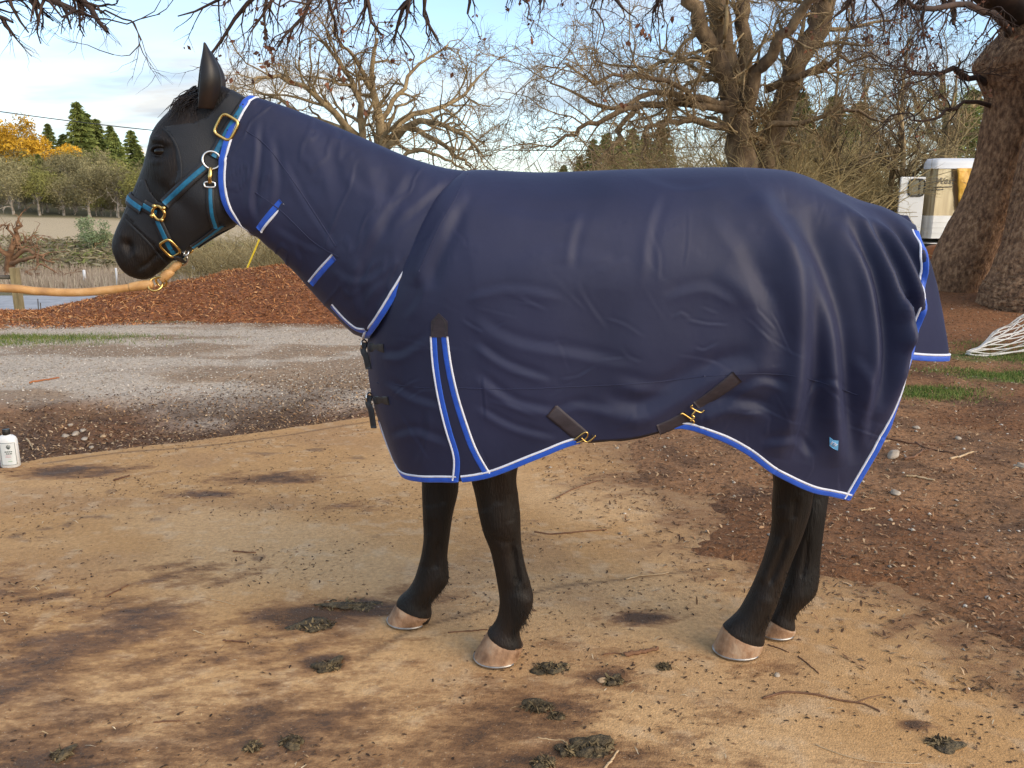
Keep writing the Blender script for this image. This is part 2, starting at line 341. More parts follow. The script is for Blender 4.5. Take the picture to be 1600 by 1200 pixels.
# ears: cupped leaf shape
def ear(base, tip, wdt, yo, face, name='ear'):
    b, t = np.array(base), np.array(tip); ax = t-b; n = 22; V = []
    for i in range(n):
        f = i/(n-1); c = b+ax*f+np.array([.012*math.sin(f*math.pi), 0, 0]); w_ = wdt*(math.sin(min(f*1.35+.42, 1.9)*math.pi/1.9)**.8 if f < .98 else .05)*(1-f**5)
        for j in range(17):
            a = (j/16-.5)*2*2.35
            off = np.array([math.cos(a)*-w_*.75*face[0]-math.sin(a)*w_*face[1], math.cos(a)*-w_*.75*face[1]*1.0+math.sin(a)*w_*face[0], 0])
            V.append(c+off)
    o = mesh(name, np.array(V), gridfaces(n, 17), M['hair'], horse)
    s = o.modifiers.new('s', 'SOLIDIFY'); s.thickness = .007; s.offset = 0
    o.modifiers.new('u', 'SUBSURF').levels = 1
    return o
ear(P(318, 172, YC-.055), P(319, 66, YC-.075), .047, 0, (-.90, -.42)); ear(P(326, 172, YC+.055), P(329, 80, YC+.075), .036, 0, (-.75, .66))
# forelock
rng = np.random.default_rng(4); n = 420
b0 = P(rng.uniform(300, 338, n), rng.uniform(136, 162, n), YC+rng.uniform(-.05, .05, n)); b0[:, 2] += .004
tip = P(rng.uniform(262, 312, n), rng.uniform(170, 202, n), YC+rng.uniform(-.085, .06, n))
stray = rng.random(n) < .03; tip[stray] += np.stack([rng.uniform(-.05, 0, stray.sum()), 0*tip[stray][:, 0], rng.uniform(0, .03, stray.sum())], 1)
t = np.linspace(0, 1, 7)[None, :, None]; pts = b0[:, None]*(1-t)+tip[:, None]*t
pts[:, :, 2] += .010*np.sin(t[..., 0]*np.pi)*rng.uniform(.3, 1.2, (n, 1)); pts[:, :, 0] -= .018*np.sin(t[..., 0]*np.pi)
pts += rng.normal(0, .0012, pts.shape)
V, F = tubes(pts, np.broadcast_to(.0022*(1-.8*t[..., 0]), pts.shape[:2]), 3); tag(mesh('forelock', V, F, M['hair'], horse), kind='stuff')
# longer hair behind the fetlocks and down the backs of the legs
for k, rows in LEGS.items():
    fr = rows[-5]; n = 260; f = rng.random(n); i = rng.integers(7, 11, n) if len(rows) > 13 else rng.integers(6, 10, n)
    st, en = [], []
    for q in i:
        Lq, Rq, D, Y = rows[q]; L2, R2, D2, Y2 = rows[q+1]; g = rng.random(); a = rng.uniform(-1.35, 1.35)
        Lm = np.array(Lq)*(1-g)+np.array(L2)*g; Rm = np.array(Rq)*(1-g)+np.array(R2)*g
        c = P(*((Lm+Rm)/2), Y); hw = np.linalg.norm(P(*Rm, Y)-P(*Lm, Y))/2
        p0 = c+np.array([hw*.93*math.cos(a), D*.93*math.sin(a), 0]); st.append(p0)
        en.append(p0+np.array([.010*math.cos(a)+rng.normal(0, .003), .012*math.sin(a)+rng.normal(0, .003), -rng.uniform(.012, .03)]))
    st, en = np.array(st), np.array(en); t = np.linspace(0, 1, 4)[None, :, None]
    pts = st[:, None]*(1-t)+en[:, None]*t
    V, F = tubes(pts, np.broadcast_to(.0011*(1-.8*t[..., 0]), pts.shape[:2]), 3); tag(mesh('fetlock_hair', V, F, M['coat'], horse), kind='stuff')
# ================================================================== THE BLANKET
def fabric(rough=.52, spec=.27):
    m = bpy.data.materials.new('navy_turnout_fabric'); m.use_nodes = True; t = m.node_tree; b = t.nodes['Principled BSDF']
    co = t.nodes.new('ShaderNodeTexCoord')
    def noise(sc_, det, st=(1, 1, 1), rot=(0, 0, 0)):
        ma = t.nodes.new('ShaderNodeMapping'); ma.inputs['Scale'].default_value = st; ma.inputs['Rotation'].default_value = rot; t.links.new(co.outputs['Object'], ma.inputs[0])
        n = t.nodes.new('ShaderNodeTexNoise'); n.inputs['Scale'].default_value = sc_; n.inputs['Detail'].default_value = det; t.links.new(ma.outputs[0], n.inputs['Vector']); return n.outputs['Fac']
    r = t.nodes.new('ShaderNodeValToRGB'); r.color_ramp.elements[0].color = (.019, .022, .052, 1); r.color_ramp.elements[1].color = (.026, .029, .067, 1)
    r.color_ramp.elements[0].position = .35; r.color_ramp.elements[1].position = .65
    t.links.new(noise(3, 4), r.inputs[0]); t.links.new(r.outputs[0], b.inputs['Base Color'])
    b.inputs['Roughness'].default_value = rough; b.inputs['Specular IOR Level'].default_value = spec
    b.inputs['Sheen Weight'].default_value = .07; b.inputs['Sheen Roughness'].default_value = .35; b.inputs['Sheen Tint'].default_value = (.55, .6, 1, 1)
    h = None
    for f, d in ((noise(4, 2, (1, 1, .55)), .006), (noise(13, 2, (1, 1, .5), (0, .6, 0)), .0016), (noise(60, 2), .0003), (noise(900, 1), .00012)):
        bu = t.nodes.new('ShaderNodeBump'); bu.inputs['Distance'].default_value = d; bu.inputs['Strength'].default_value = 1
        t.links.new(f, bu.inputs['Height'])
        if h: t.links.new(h, bu.inputs['Normal'])
        h = bu.outputs[0]
    t.links.new(h, b.inputs['Normal']); return m
M['fabric'] = fabric(); M['flap_fabric'] = fabric(.75, .12)
M['trim_blue'] = mat('trim_blue', (.012, .075, .46), (.018, .10, .56), 40, .5, .0004, 700, sheen=.2)
M['trim_white'] = mat('trim_white', (.62, .64, .74), (.74, .76, .84), 40, .55, .0004, 700)
M['web'] = mat('webbing', (.022, .016, .022), (.036, .026, .034), 30, .6, .0006, 500, stretch=(1, 1, 3))
M['black'] = mat('black_webbing', (.010, .010, .012), (.018, .018, .022), 30, .55, .0005, 500)
M['lining'] = mat('dark_lining', (.010, .010, .014), (.016, .016, .022), 6, .7, .002, 20)
M['brass'] = mat('brass', (.62, .40, .12), (.78, .54, .20), 25, .26, .0003, 90, metal=1)
M['nickel'] = mat('nickel', (.62, .60, .56), (.75, .73, .70), 25, .22, metal=1)
M['patch'] = mat('logo_blue', (.12, .42, .76), (.20, .52, .84), 60, .5)
NU, NV = 420, 150
# columns: top pixel, its sideways offset, middle control shift, hem pixel, half width, roundness
COL = [((578, 505), 0, (-36, -6), (618, 722), .05, .30), ((588, 480), -.10, (-24, 0), (630, 744), .15, .30), ((610, 440), -.16, (-8, 0), (656, 751), .225, .32), ((640, 380), -.175, (0, 0), (690, 752), .265, .34),
       ((680, 312), -.14, (0, 0), (722, 752), .29, .38), ((715, 276), -.06, (0, 0), (756, 747), .305, .40), ((745, 266), 0, (0, 0), (788, 737), .315, .42), ((850, 270), 0, (0, 0), (845, 714), .325, .44),
       ((965, 266), 0, (0, 0), (905, 692), .325, .45), ((1055, 263), 0, (0, 0), (985, 684), .325, .45), ((1125, 262), 0, (0, 0), (1058, 668), .32, .46), ((1185, 263), 0, (0, 0), (1112, 681), .32, .48),
       ((1240, 269), 0, (8, 0), (1165, 707), .315, .5), ((1288, 288), 0, (16, 0), (1212, 741), .31, .54), ((1338, 310), -.01, (30, 0), (1264, 766), .30, .58), ((1385, 326), -.04, (60, -10), (1299, 774), .29, .62), ((1430, 352), -.09, (120, -60), (1326, 780), .275, .7)]
K = np.array([[c[0][0], c[0][1], c[1], c[2][0], c[2][1], c[3][0], c[3][1], c[4], c[5]] for c in COL], float)
K = crom(K, NU)
vv = np.linspace(0, 1, NV); a_ = np.linspace(0, 1, NV)
hr = K[:, 8][:, None]; sp = .36                      # share of rows spent on the rounded top
v = np.where(a_[None] < sp, hr*(1-np.cos(a_[None]/sp*np.pi/2)), hr+(1-hr)*(a_[None]-sp)/(1-sp))
T, Bm = K[:, 0:2][:, None], K[:, 5:7][:, None]; Mc = (T+Bm)/2+K[:, 3:5][:, None]
px = (1-v)**2*T[..., 0]+2*v*(1-v)*Mc[..., 0]+v*v*Bm[..., 0]
py = (1-v)**2*T[..., 1]+2*v*(1-v)*Mc[..., 1]+v*v*Bm[..., 1]
e = np.sqrt(np.clip(1-(1-np.clip(v/hr, 0, 1))**2, 0, 1))
Y0 = YC+K[:, 2][:, None]; YS = YC-K[:, 7][:, None]
Yd = Y0+(YS-Y0)*e+.035*np.clip((v-.62)/.38, 0, 1)**2*np.clip(K[:, 7][:, None]/.3, 0, 1)
SH = P(px, py, Yd)
def normals(S):
    du = np.gradient(S, axis=0); dv = np.gradient(S, axis=1); return nrm(np.cross(dv, du))
nS = normals(SH); nS *= np.where((nS[..., 1:2].mean() > 0), -1, 1)
# folds: (polyline in the picture, width px, height m); a ridge with a hollow on its right
FOLDS = [([(1262, 285), (1330, 345), (1385, 440), (1408, 520), (1398, 590), (1372, 660)], 16.15, 0.044), ([(1322, 312), (1385, 370), (1425, 440), (1440, 500)], 12.35, 0.037), ([(1236, 330), (1268, 430), (1290, 520), (1300, 640), (1308, 730)], 19, 0.037),
 ([(1300, 350), (1345, 440), (1362, 540), (1350, 640)], 14.25, 0.031), ([(1180, 300), (1228, 400), (1242, 500), (1236, 620), (1215, 715)], 24.7, 0.044), ([(1395, 335), (1440, 400), (1452, 440)], 9, .012), ([(1400, 470), (1420, 505), (1400, 545)], 13.3, 0.030),
 ([(1120, 420), (1175, 480), (1190, 560), (1150, 640)], 24, .012), ([(1030, 300), (1010, 360), (1003, 440)], 13, .005), ([(905, 330), (890, 375), (885, 420)], 12, .005), ([(720, 290), (690, 350), (662, 410), (655, 450)], 14, .012),
 ([(735, 500), (800, 540), (900, 560), (1000, 580)], 15, .006), ([(738, 540), (790, 575), (860, 600)], 11, .0075), ([(740, 590), (800, 635), (870, 650)], 12, .009), ([(742, 640), (800, 672), (870, 690)], 9, .007), ([(728, 470), (800, 455), (880, 470)], 10, .005),
 ([(600, 600), (640, 625), (690, 640)], 10, .006), ([(592, 560), (630, 560), (675, 530)], 12, .007), ([(612, 690), (650, 680), (700, 700)], 11, .007), ([(640, 500), (660, 470), (668, 440)], 12, .006), ([(655, 730), (668, 690), (672, 640)], 10, .006),
 ([(930, 640), (1000, 655), (1060, 625), (1120, 590), (1180, 575)], 17, .015), ([(960, 600), (1040, 612), (1110, 560)], 16, .008), ([(1085, 660), (1140, 640), (1200, 650)], 13, .012), ([(1190, 700), (1235, 690), (1262, 720)], 12, .010), ([(1130, 640), (1180, 600), (1225, 610)], 12, .010),
 ([(860, 660), (900, 640), (960, 650)], 12, .006), ([(1100, 330), (1160, 420), (1180, 480)], 22, .007), ([(980, 270), (1060, 300), (1140, 290)], 10, .005), ([(1330, 560), (1352, 600), (1345, 700)], 10, .010), ([(1250, 640), (1290, 600), (1320, 620)], 9, .006),
 ([(760, 330), (850, 350), (950, 345)], 18, .004), ([(790, 420), (880, 400), (970, 420)], 20, .004), ([(1040, 470), (1100, 455), (1150, 480)], 14, .005)]
def fold_disp(px, py, folds):
    D = np.zeros(px.shape)
    for pl, wd, am in folds:
        pl = crom(pl, 14); d, t = segdist(px, py, pl)
        i = np.clip((t*13).astype(int), 0, 12); a, b = pl[i], pl[i+1]
        sg = (b[..., 0]-a[..., 0])*(py-a[..., 1])-(b[..., 1]-a[..., 1])*(px-a[..., 0])
        sd = np.sign(sg)*d; env = np.clip(np.minimum(t*4+.1, (1-t)*4+.1), 0, 1)
        am2 = am if am > .011 else am*.6; w2 = wd if am > .011 else wd*.75
        D += am2*env*((np.exp(-np.sqrt((sd/w2)**2+.3)*1.5)*2.1 if am > .011 else np.exp(-np.sqrt((sd/w2)**2+.09)*1.35)*1.3)-.75*np.exp(-((sd+1.45*w2)/(w2*.8))**2))
    return D
rx = sstep(1050, 1300, px)
D = fold_disp(px, py, FOLDS)
D += (fbm(px/150+py/300, py/230-px/400, 3, 3)-.5)*(.010+.014*rx)
rc = np.random.default_rng(33); CRS = []
for _ in range(95):                            # short crisp creases in the cloth
    x0, y0 = rc.uniform(600, 1430), rc.uniform(285, 740); a0 = rc.normal(1.0, .6) if x0 > 1150 else rc.normal(.2, .7); L_ = rc.uniform(25, 95)
    CRS.append(([(x0, y0), (x0+L_*.5*math.cos(a0)+rc.normal(0, 3), y0+L_*.5*math.sin(a0)+rc.normal(0, 3)), (x0+L_*math.cos(a0), y0+L_*math.sin(a0))], rc.uniform(2.2, 4.6), rc.uniform(.0010, .0027)))
D += fold_disp(px, py, CRS)
D *= np.clip(v/.10, .12, 1)*np.clip((px-578)/30, .25, 1)
SHn = SH+nS*D[..., None]
far = SH.copy(); far[..., 1] = 2*YC-far[..., 1]
nF = nS.copy(); nF[..., 1] *= -1
farn = far+nF*(np.roll(D, 37, 0)*.7*np.clip(v/.1, .0, 1))[..., None]
farn[:, 0] = SHn[:, 0]
blanket = tag(empty('horse_blanket'), 'navy waterproof blanket with blue and white trim worn by the horse', 'blanket')
def solid(o, th=.003, off=-1):
    s = o.modifiers.new('s', 'SOLIDIFY'); s.thickness = th; s.offset = off; return o
# one cloth over both sides: near hem -> spine -> far hem
ALL = np.concatenate([SHn[:, ::-1], farn[:, 1:]], 1); NA = ALL.shape[1]
FA = gridfaces(NU, NA)
shell = solid(mesh('shell', ALL, FA, M['fabric'], blanket), .003, 0)
FN_ = gridfaces(NU, NV)
bvh_shell = bvh_of(SHn.reshape(-1, 3), FN_)
nSn = normals(SHn); nSn *= np.where(nSn[..., 1].mean() > 0, -1, 1)
# ---- neck cover
NS = [((394, 151), (399, 361), .098, (-36, 24)), ((430, 162), (420, 380), .110, (-24, 14)), ((475, 178), (450, 410), .125, (-12, 6)), ((560, 213), (492, 457), .155, (0, 0)), ((630, 243), (526, 492), .185, (0, 0)), ((690, 262), (556, 519), .21, (-2, 10)), ((733, 268), (580, 524), .222, (-10, 34))]
NKN, NTH = 200, 150
Kn = crom(np.array([[*a, *b, d, *g] for a, b, d, g in NS], float), NKN)
th = np.linspace(0, 2*np.pi, NTH, endpoint=False)
c_, s_ = np.cos(th), np.sin(th); ex = 2/2.15; ce, se = np.sign(c_)*np.abs(c_)**ex, np.sign(s_)*np.abs(s_)**ex
cx = (Kn[:, 0]+Kn[:, 2])[:, None]/2+(Kn[:, 0]-Kn[:, 2])[:, None]/2*ce+Kn[:, 5][:, None]*s_**2
cy = (Kn[:, 1]+Kn[:, 3])[:, None]/2+(Kn[:, 1]-Kn[:, 3])[:, None]/2*ce+Kn[:, 6][:, None]*s_**2
cY = YC-Kn[:, 4][:, None]*se
NSF = P(cx, cy, np.full_like(cx, YC)); NSF[..., 1] = cY
# keep the near side under its picture position: scale about the optical axis is avoided, the tube is built in the centre plane
ppx, ppy = proj(NSF.reshape(-1, 3)); ppx, ppy = ppx.reshape(cx.shape), ppy.reshape(cx.shape)
du = np.gradient(NSF, axis=0); dv = np.gradient(NSF, axis=1); nN = nrm(np.cross(du, dv)); 
if (nN[..., 1]*(NSF[..., 1]-YC)).mean() < 0: nN = -nN
NFOLD = [([(400, 190), (398, 250), (390, 310), (396, 345)], 9, .010), ([(420, 215), (428, 280), (420, 340)], 10, .007), ([(440, 250), (480, 330), (525, 390)], 8, .006), ([(470, 190), (500, 260), (520, 330)], 20, .007), ([(560, 225), (585, 300), (575, 380)], 20, .008),
 ([(640, 260), (600, 330), (560, 400)], 15, .009), ([(700, 275), (660, 310), (610, 350)], 11, .008), ([(600, 440), (575, 470), (570, 505)], 12, .009), ([(560, 400), (552, 450), (560, 490)], 11, .008), ([(520, 420), (545, 440), (590, 440)], 9, .006), ([(430, 360), (470, 385), (500, 395)], 8, .005), ([(455, 380), (465, 405), (462, 420)], 7, .004), ([(610, 400), (625, 430), (600, 470)], 10, .006), ([(530, 260), (560, 300), (610, 320)], 14, .004)]
Dn = fold_disp(ppx, ppy, NFOLD)+(fbm(ppx/60, ppy/80+th[None]*.3, 4, 21)-.5)*.012
q = np.abs(fbm(ppx/42+ppy/90, ppy/70, 3, 29)-.5); Dn += np.exp(-(q/.035)**2)*.003
Dn *= np.clip(np.abs(s_)[None]/.35, .12, 1)
NSF = NSF+nN*Dn[..., None]
neck = solid(mesh('neck_cover', NSF, gridfaces(NKN, NTH, closed_v=True), M['fabric'], blanket), .003, 0)
bvh_neck = bvh_of(NSF.reshape(-1, 3), gridfaces(NKN, NTH, closed_v=True))
# ---- lay things on a surface along a line drawn in the picture
def hit(bvhs, x, y, near=None):
    d = Vector(np.stack(ray(x, y), -1).tolist()).normalized(); o = Vector((0, 0, HC)); best = None
    for b in bvhs:
        r = b.ray_cast(o, d)
        if r[0] is not None and (best is None or r[3] < best[3]): best = r
    if best is None:
        g = Vector(P(x, y, near or (YC-.2 if x > 600 else YC-.05)).tolist())
        for b in bvhs:
            r = b.find_nearest(g)
            if best is None or r[3] < best[3]: best = r
    n = best[1]
    if n.dot(d) > 0: n = -n
    return np.array(best[0]), np.array(n)
def line_on(bvhs, pl, step=5):
    pl = np.asarray(pl, float); L = np.hypot(*np.diff(pl, axis=0).T).sum(); n = max(4, int(L/step))
    q = crom(pl, n) if len(pl) > 2 else np.linspace(pl[0], pl[1], n)
    H = [hit(bvhs, *p) for p in q]; p_, n_ = np.array([h[0] for h in H]), np.array([h[1] for h in H])
    for _ in range(2):
        p_[1:-1] = (p_[:-2]+2*p_[1:-1]+p_[2:])/4; n_[1:-1] = (n_[:-2]+n_[1:-1]+n_[2:])
    return p_, nrm(n_)
def strip(p, n, w0, w1, lift, th, round_=.35):  # cloth band between sideways offsets w0..w1, on the line p with normals n
    t = nrm(np.gradient(p, axis=0)); s = nrm(np.cross(t, n)); m = 7
    f = np.linspace(0, 1, m); hgt = lift+th*(1-(2*f-1)**4*round_)
    W = np.broadcast_to(np.asarray(w0, float), (len(p),))[:, None]*(1-f)+np.broadcast_to(np.asarray(w1, float), (len(p),))[:, None]*f
    top = p[:, None]+s[:, None]*W[..., None]+n[:, None]*hgt[None, :, None]
    bot = p[:, None]+s[:, None]*W[:, ::-1, None]+n[:, None]*(lift-.001)
    V = np.concatenate([top, bot], 1); k = V.shape[1]
    F = gridfaces(len(p), k, closed_v=True).tolist(); F += [list(range(k))[::-1], [(len(p)-1)*k+i for i in range(k)]]
    return V.reshape(-1, 3), F
def band(name, bvhs, pl, w0, w1, m, parent, lift=.001, th=.002, step=5):
    p, n = line_on(bvhs, pl, step); V, F = strip(p, n, w0, w1, lift, th); return mesh(name, V, F, m, parent)
def trim(p, n, s_in, wb=.0128, ww=.0075, parent=None):     # blue edging with a white piping line inside it
    a = strip(p, n, -.003*s_in, wb*s_in, .0012, .0022); o = mesh('trim', *a, M['trim_blue'], parent or blanket)
    b = strip(p, n, (wb+.0003)*s_in, (wb+ww)*s_in, .0012, .0030, .9); mesh('piping', *b, M['trim_white'], o); return o
def edge_trim(Sg, Ng, rows_u):                # along the hem of the near side
    p = Sg[rows_u, -1]; n = Ng[rows_u, -2]; up = nrm(Sg[rows_u, -4]-p)
    n = nrm(n-(n*up).sum(-1, keepdims=True)*up); t = nrm(np.gradient(p, axis=0)); s = np.cross(t, n)
    sg = np.sign((s*up).sum(-1).mean()); return trim(p, n, sg)
ucol = lambda x: int(np.argmin(np.abs(px[:, -1]-x)))
edge_trim(SHn, nSn, np.arange(ucol(622), ucol(716))); edge_trim(SHn, nSn, np.arange(ucol(722), ucol(908))); edge_trim(SHn, nSn, np.arange(ucol(1052), NU))
# rear edge and front edge
def col_trim(u, r0, r1, inward):
    p = SHn[u, r0:r1]; n = nSn[u+(-2 if u > 5 else 2), r0:r1]; inn = nrm(SHn[u+inward*6, r0:r1]-p); n = nrm(n-(n*inn).sum(-1, keepdims=True)*inn)
    t = nrm(np.gradient(p, axis=0)); s = np.cross(t, n); return trim(p, n, np.sign((s*inn).sum(-1).mean()))
col_trim(NU-1, 10, NV, -1)
col_trim(0, 110, NV, 1)
# neck cover edges: head opening, rear edge, lower edge
def ring_trim(k, kin):
    p = np.concatenate([NSF[k], NSF[k][:1]]); i = nrm(np.concatenate([NSF[kin], NSF[kin][:1]])-p); n = np.concatenate([nN[k], nN[k][:1]])
    n = nrm(n-(n*i).sum(-1, keepdims=True)*i); t = nrm(np.gradient(p, axis=0)); s = np.cross(t, n); return trim(p, n, np.sign((s*i).sum(-1).mean()))
ring_trim(0, 6)
k = NKN-1
jj = np.arange(int(NTH*.20), int(NTH*.52)); p = NSF[k, jj]; inn = nrm(NSF[k-6, jj]-p); n = nN[k, jj]; n = nrm(n-(n*inn).sum(-1, keepdims=True)*inn)
t = nrm(np.gradient(p, axis=0)); s = np.cross(t, n); trim(p, n, np.sign((s*inn).sum(-1).mean()))
NB = [bvh_neck]; SB = [bvh_shell]
def drawn_trim(bv, pl, side): p, n = line_on(bv, pl); return trim(p, n, side)
drawn_trim(NB, [(438, 312), (420, 332), (402, 356)], -1); drawn_trim(NB, [(525, 405), (507, 424), (489, 446)], 1)
drawn_trim(NB, [(517, 478), (534, 497), (556, 516), (574, 520)], -1)
# shoulder gusset with its two trims
g1 = [(681, 526), (684, 570), (692, 620), (704, 670), (717, 715), (715, 752)]; g2 = [(691, 526), (697, 570), (708, 620), (722, 665), (737, 705), (758, 742)]
V, F = [], []
pa, na = line_on(SB, g1); pb, nb = line_on(SB, g2); k = min(len(pa), len(pb)); ia = np.linspace(0, len(pa)-1, k).astype(int); ib = np.linspace(0, len(pb)-1, k).astype(int)
V = np.stack([pa[ia]+na[ia]*.0012, (pa[ia]+pb[ib])/2+na[ia]*.001, pb[ib]+nb[ib]*.0012], 1); mesh('gusset', V, gridfaces(k, 3), M['lining'], blanket)
trim(pa, na+0, 1, .0115, .0068); trim(pb, nb+0, -1, .0115, .0068)
# reinforcement patch, surcingle straps with hooks
def patch(name, bv, poly, m, lift=.0015, th=.002, parent=None):
    poly = np.asarray(poly, float); H = [hit(bv, *q) for q in poly]; p = np.array([h[0] for h in H]); n = nrm(np.mean([h[1] for h in H], 0)); k = len(p)
    V = np.concatenate([p+n*lift, p+n*(lift+th)]); F = [list(range(k, 2*k)), list(range(k))[::-1]]+[[i, (i+1) % k, k+(i+1) % k, k+i] for i in range(k)]
    return mesh(name, V, F, m, parent or blanket, smooth=False)
patch('reinforcement_patch', SB, [(674, 527), (674, 502), (686, 489), (700, 502), (700, 527)], M['web'])
band('stitching', SB, [(677, 523), (677, 504), (686, 494), (697, 504), (697, 523)], -.0008, .0008, M['black'], blanket, .003, .001)
def wire(pts, r, m, parent, name='hook', closed=False, n=40):
    pts = np.asarray(pts, float)
    if closed: pts = np.concatenate([pts, pts[:1]])
    V, F = tube(pts, r, 8, n, cap=not closed); return mesh(name, V, F, m, parent)
def on(bv, pl, lift): 
    return np.array([hit(bv, *q)[0]+hit(bv, *q)[1]*lift for q in pl])
st1 = band('surcingle_strap', SB, [(861, 641), (885, 661), (910, 682)], -.022, .022, M['web'], blanket, .0015, .003)
wire(on(SB, [(896, 686), (912, 674), (918, 676), (914, 684), (900, 690)], .008), .0022, M['brass'], st1); wire(on(SB, [(908, 682), (916, 688), (925, 683), (930, 678)], .010), .0025, M['brass'], st1)
st2 = band('surcingle_strap', SB, [(1152, 588), (1120, 612), (1088, 634)], -.021, .021, M['web'], blanket, .0015, .003)
wire(on(SB, [(1080, 630), (1078, 634), (1094, 644), (1100, 641)], .009), .0024, M['brass'], st2); wire(on(SB, [(1086, 638), (1080, 646), (1084, 650), (1078, 655)], .010), .003, M['brass'], st2)
wire(on(SB, [(1062, 645), (1066, 644), (1084, 656), (1082, 660)], .008), .0024, M['brass'], st2)
st3 = band('surcingle_strap', SB, [(1074, 650), (1050, 662), (1028, 671)], -.020, .020, M['web'], blanket, .0015, .003)
a, b = hit(SB, 1030, 670)[0], hit(SB, 922, 686)[0]; mid = (a+b)/2
pl_ = np.array([a+[0, .004, 0], a*.7+b*.3+[0, .03, -.016], mid+[0, .05, -.022], a*.3+b*.7+[0, .03, -.012], b+[0, .004, 0]]); pl_ = crom(pl_, 30)
V, F = strip(pl_, np.broadcast_to(np.array([0, -.85, -.5]), pl_.shape), -.018, .018, 0, .003); mesh('belly_strap', V, F, M['web'], blanket)
# seams
for pl in ([(590, 598), (660, 606), (676, 606)], [(716, 606), (800, 608), (900, 604), (1000, 599), (1100, 588)], [(1100, 588), (1200, 584), (1270, 594), (1342, 618)], [(731, 272), (712, 310), (690, 348), (672, 385), (655, 424)]):
    band('seam', SB+NB, pl, -.0016, .0016, M['fabric'], blanket, .0005, .0022)
for pl in ([(398, 300), (440, 330), (490, 378), (530, 402)], [(385, 205), (420, 232), (470, 300), (525, 385)]):
    band('seam', NB, pl, -.0016, .0016, M['fabric'], blanket, .0005, .0025)
# chest closures: folded black straps with buckles at the front edge
for (y, L) in ((540, 34), (622, 52)):
    r_ = int(np.argmin(np.abs(py[0]-y))); c = SHn[0, r_]+np.array([.004, -.010, 0]); x = px[0, r_]
    o = band('chest_strap', SB, [(x+26, y+4), (x+14, y+2), (x+4, y+3)], -.013, .013, M['black'], blanket, .001, .004)
    p = np.array([c+[-.010, -.004, .012], c+[-.014, -.012, -.012], c+[-.004, -.024, -.03], c+[.004, -.030, -.03-L*.0011]]); p = crom(p, 14)
    V, F = strip(p, np.broadcast_to(nrm(np.array([-.6, -.8, 0])), p.shape), -.012, .012, .001, .003); mesh('strap_end', V, F, M['black'], o)
    a = np.linspace(0, 2*np.pi, 17)[:-1]; q = np.stack([c[0]-.014+.006*np.cos(a), c[1]+.013*np.cos(a), c[2]+.004+.015*np.sin(a)], 1); wire(q, .0028, M['nickel'], o, 'buckle', True)
patch('care_label', SB, [(646, 746), (680, 750), (680, 762), (646, 758)], M['trim_white'], -.004, .001)
# logo patch with its letters
lp = patch('logo_patch', SB, [(1296, 682), (1302, 687), (1310, 688), (1309, 703), (1302, 700), (1296, 696)], M['patch'], .002, .0015)
def text_mesh(name, body, size, m, parent, origin, xa, ya, shear=0., ext=.0004, bold=0.):
    cu = bpy.data.curves.new(name, 'FONT'); cu.body = body; cu.size = size; cu.shear = shear; cu.extrude = ext; cu.offset = bold; cu.align_x = 'CENTER'; cu.align_y = 'CENTER'; cu.resolution_u = 3
    o = bpy.data.objects.new(name, cu); sc.collection.objects.link(o); bpy.context.view_layer.update()
    me = bpy.data.meshes.new_from_object(o.evaluated_get(bpy.context.evaluated_depsgraph_get())); bpy.data.objects.remove(o)
    xa, ya = nrm(np.asarray(xa, float)), np.asarray(ya, float); ya = nrm(ya-(ya@xa)*xa); za = np.cross(xa, ya)
    v = np.empty(len(me.vertices)*3, np.float32); me.vertices.foreach_get('co', v); v = v.reshape(-1, 3)
    v = np.asarray(origin)+v[:, :1]*xa+v[:, 1:2]*ya+v[:, 2:]*za
    me.vertices.foreach_set('co', v.astype(np.float32).ravel()); me.materials.clear(); me.materials.append(m); me.update()
    q = bpy.data.objects.new(name, me); link(q, parent); return q
h0, hn = hit(SB, 1303, 693); hx = hit(SB, 1309, 695)[0]-hit(SB, 1297, 689)[0]
hy = nrm(np.cross(hn, nrm(hx))); hy = hy*np.sign(hy[2]); hu = nrm(hx)           # the emblem's white marks, too small to read in the photo
for a0, b0, a1, b1 in ((-.0085, .006, -.0085, -.003), (-.0055, .005, -.0050, -.005), (-.0085, -.003, -.0055, -.004), (-.002, .005, .002, .0045), (.002, .0045, .000, -.006), (.005, .0045, .005, -.006), (.005, .004, .0085, .0035), (.005, -.001, .008, -.001)):
    c0 = h0+hn*.0042; mesh('emblem_mark', *tube(np.array([c0+hu*a0+hy*b0, c0+hu*a1+hy*b1]), .0011, 5), M['trim_white'], lp)
# tail flap hanging behind the rump
ns, ntl = 40, 60; S_, T_ = np.meshgrid(np.linspace(-1, 1, ns), np.linspace(0, 1, ntl), indexing='ij')
ed = crom(np.array([(1414, 338), (1434, 372), (1450, 425), (1464, 490), (1478, 552)], float), ntl); wd = np.interp(T_[0], [0, .3, 1], [.07, .15, .19])
ctr = P(ed[:, 0], ed[:, 1], np.full(ntl, YC)); FL = np.broadcast_to(ctr[None], (ns, ntl, 3)).copy()
FL[..., 1] += S_*wd[None]; FL[..., 0] -= (S_**2)*(.08+.26*T_)-.012*np.sin(S_*6+T_*4)*T_-.006*np.sin(S_*13+T_*7); FL[..., 2] += .05*S_**4*T_; FL[..., 2] -= .012*T_*(1-S_**2)-.01*S_**2*(1-T_)
flap = solid(mesh('tail_flap', FL, gridfaces(ns, ntl), M['flap_fabric'], blanket), .003, 0)
p = FL[:, -1]; n = nrm(np.cross(np.gradient(p, axis=0), [0, 0, 1.])); n *= np.sign(n[:, :1]); 
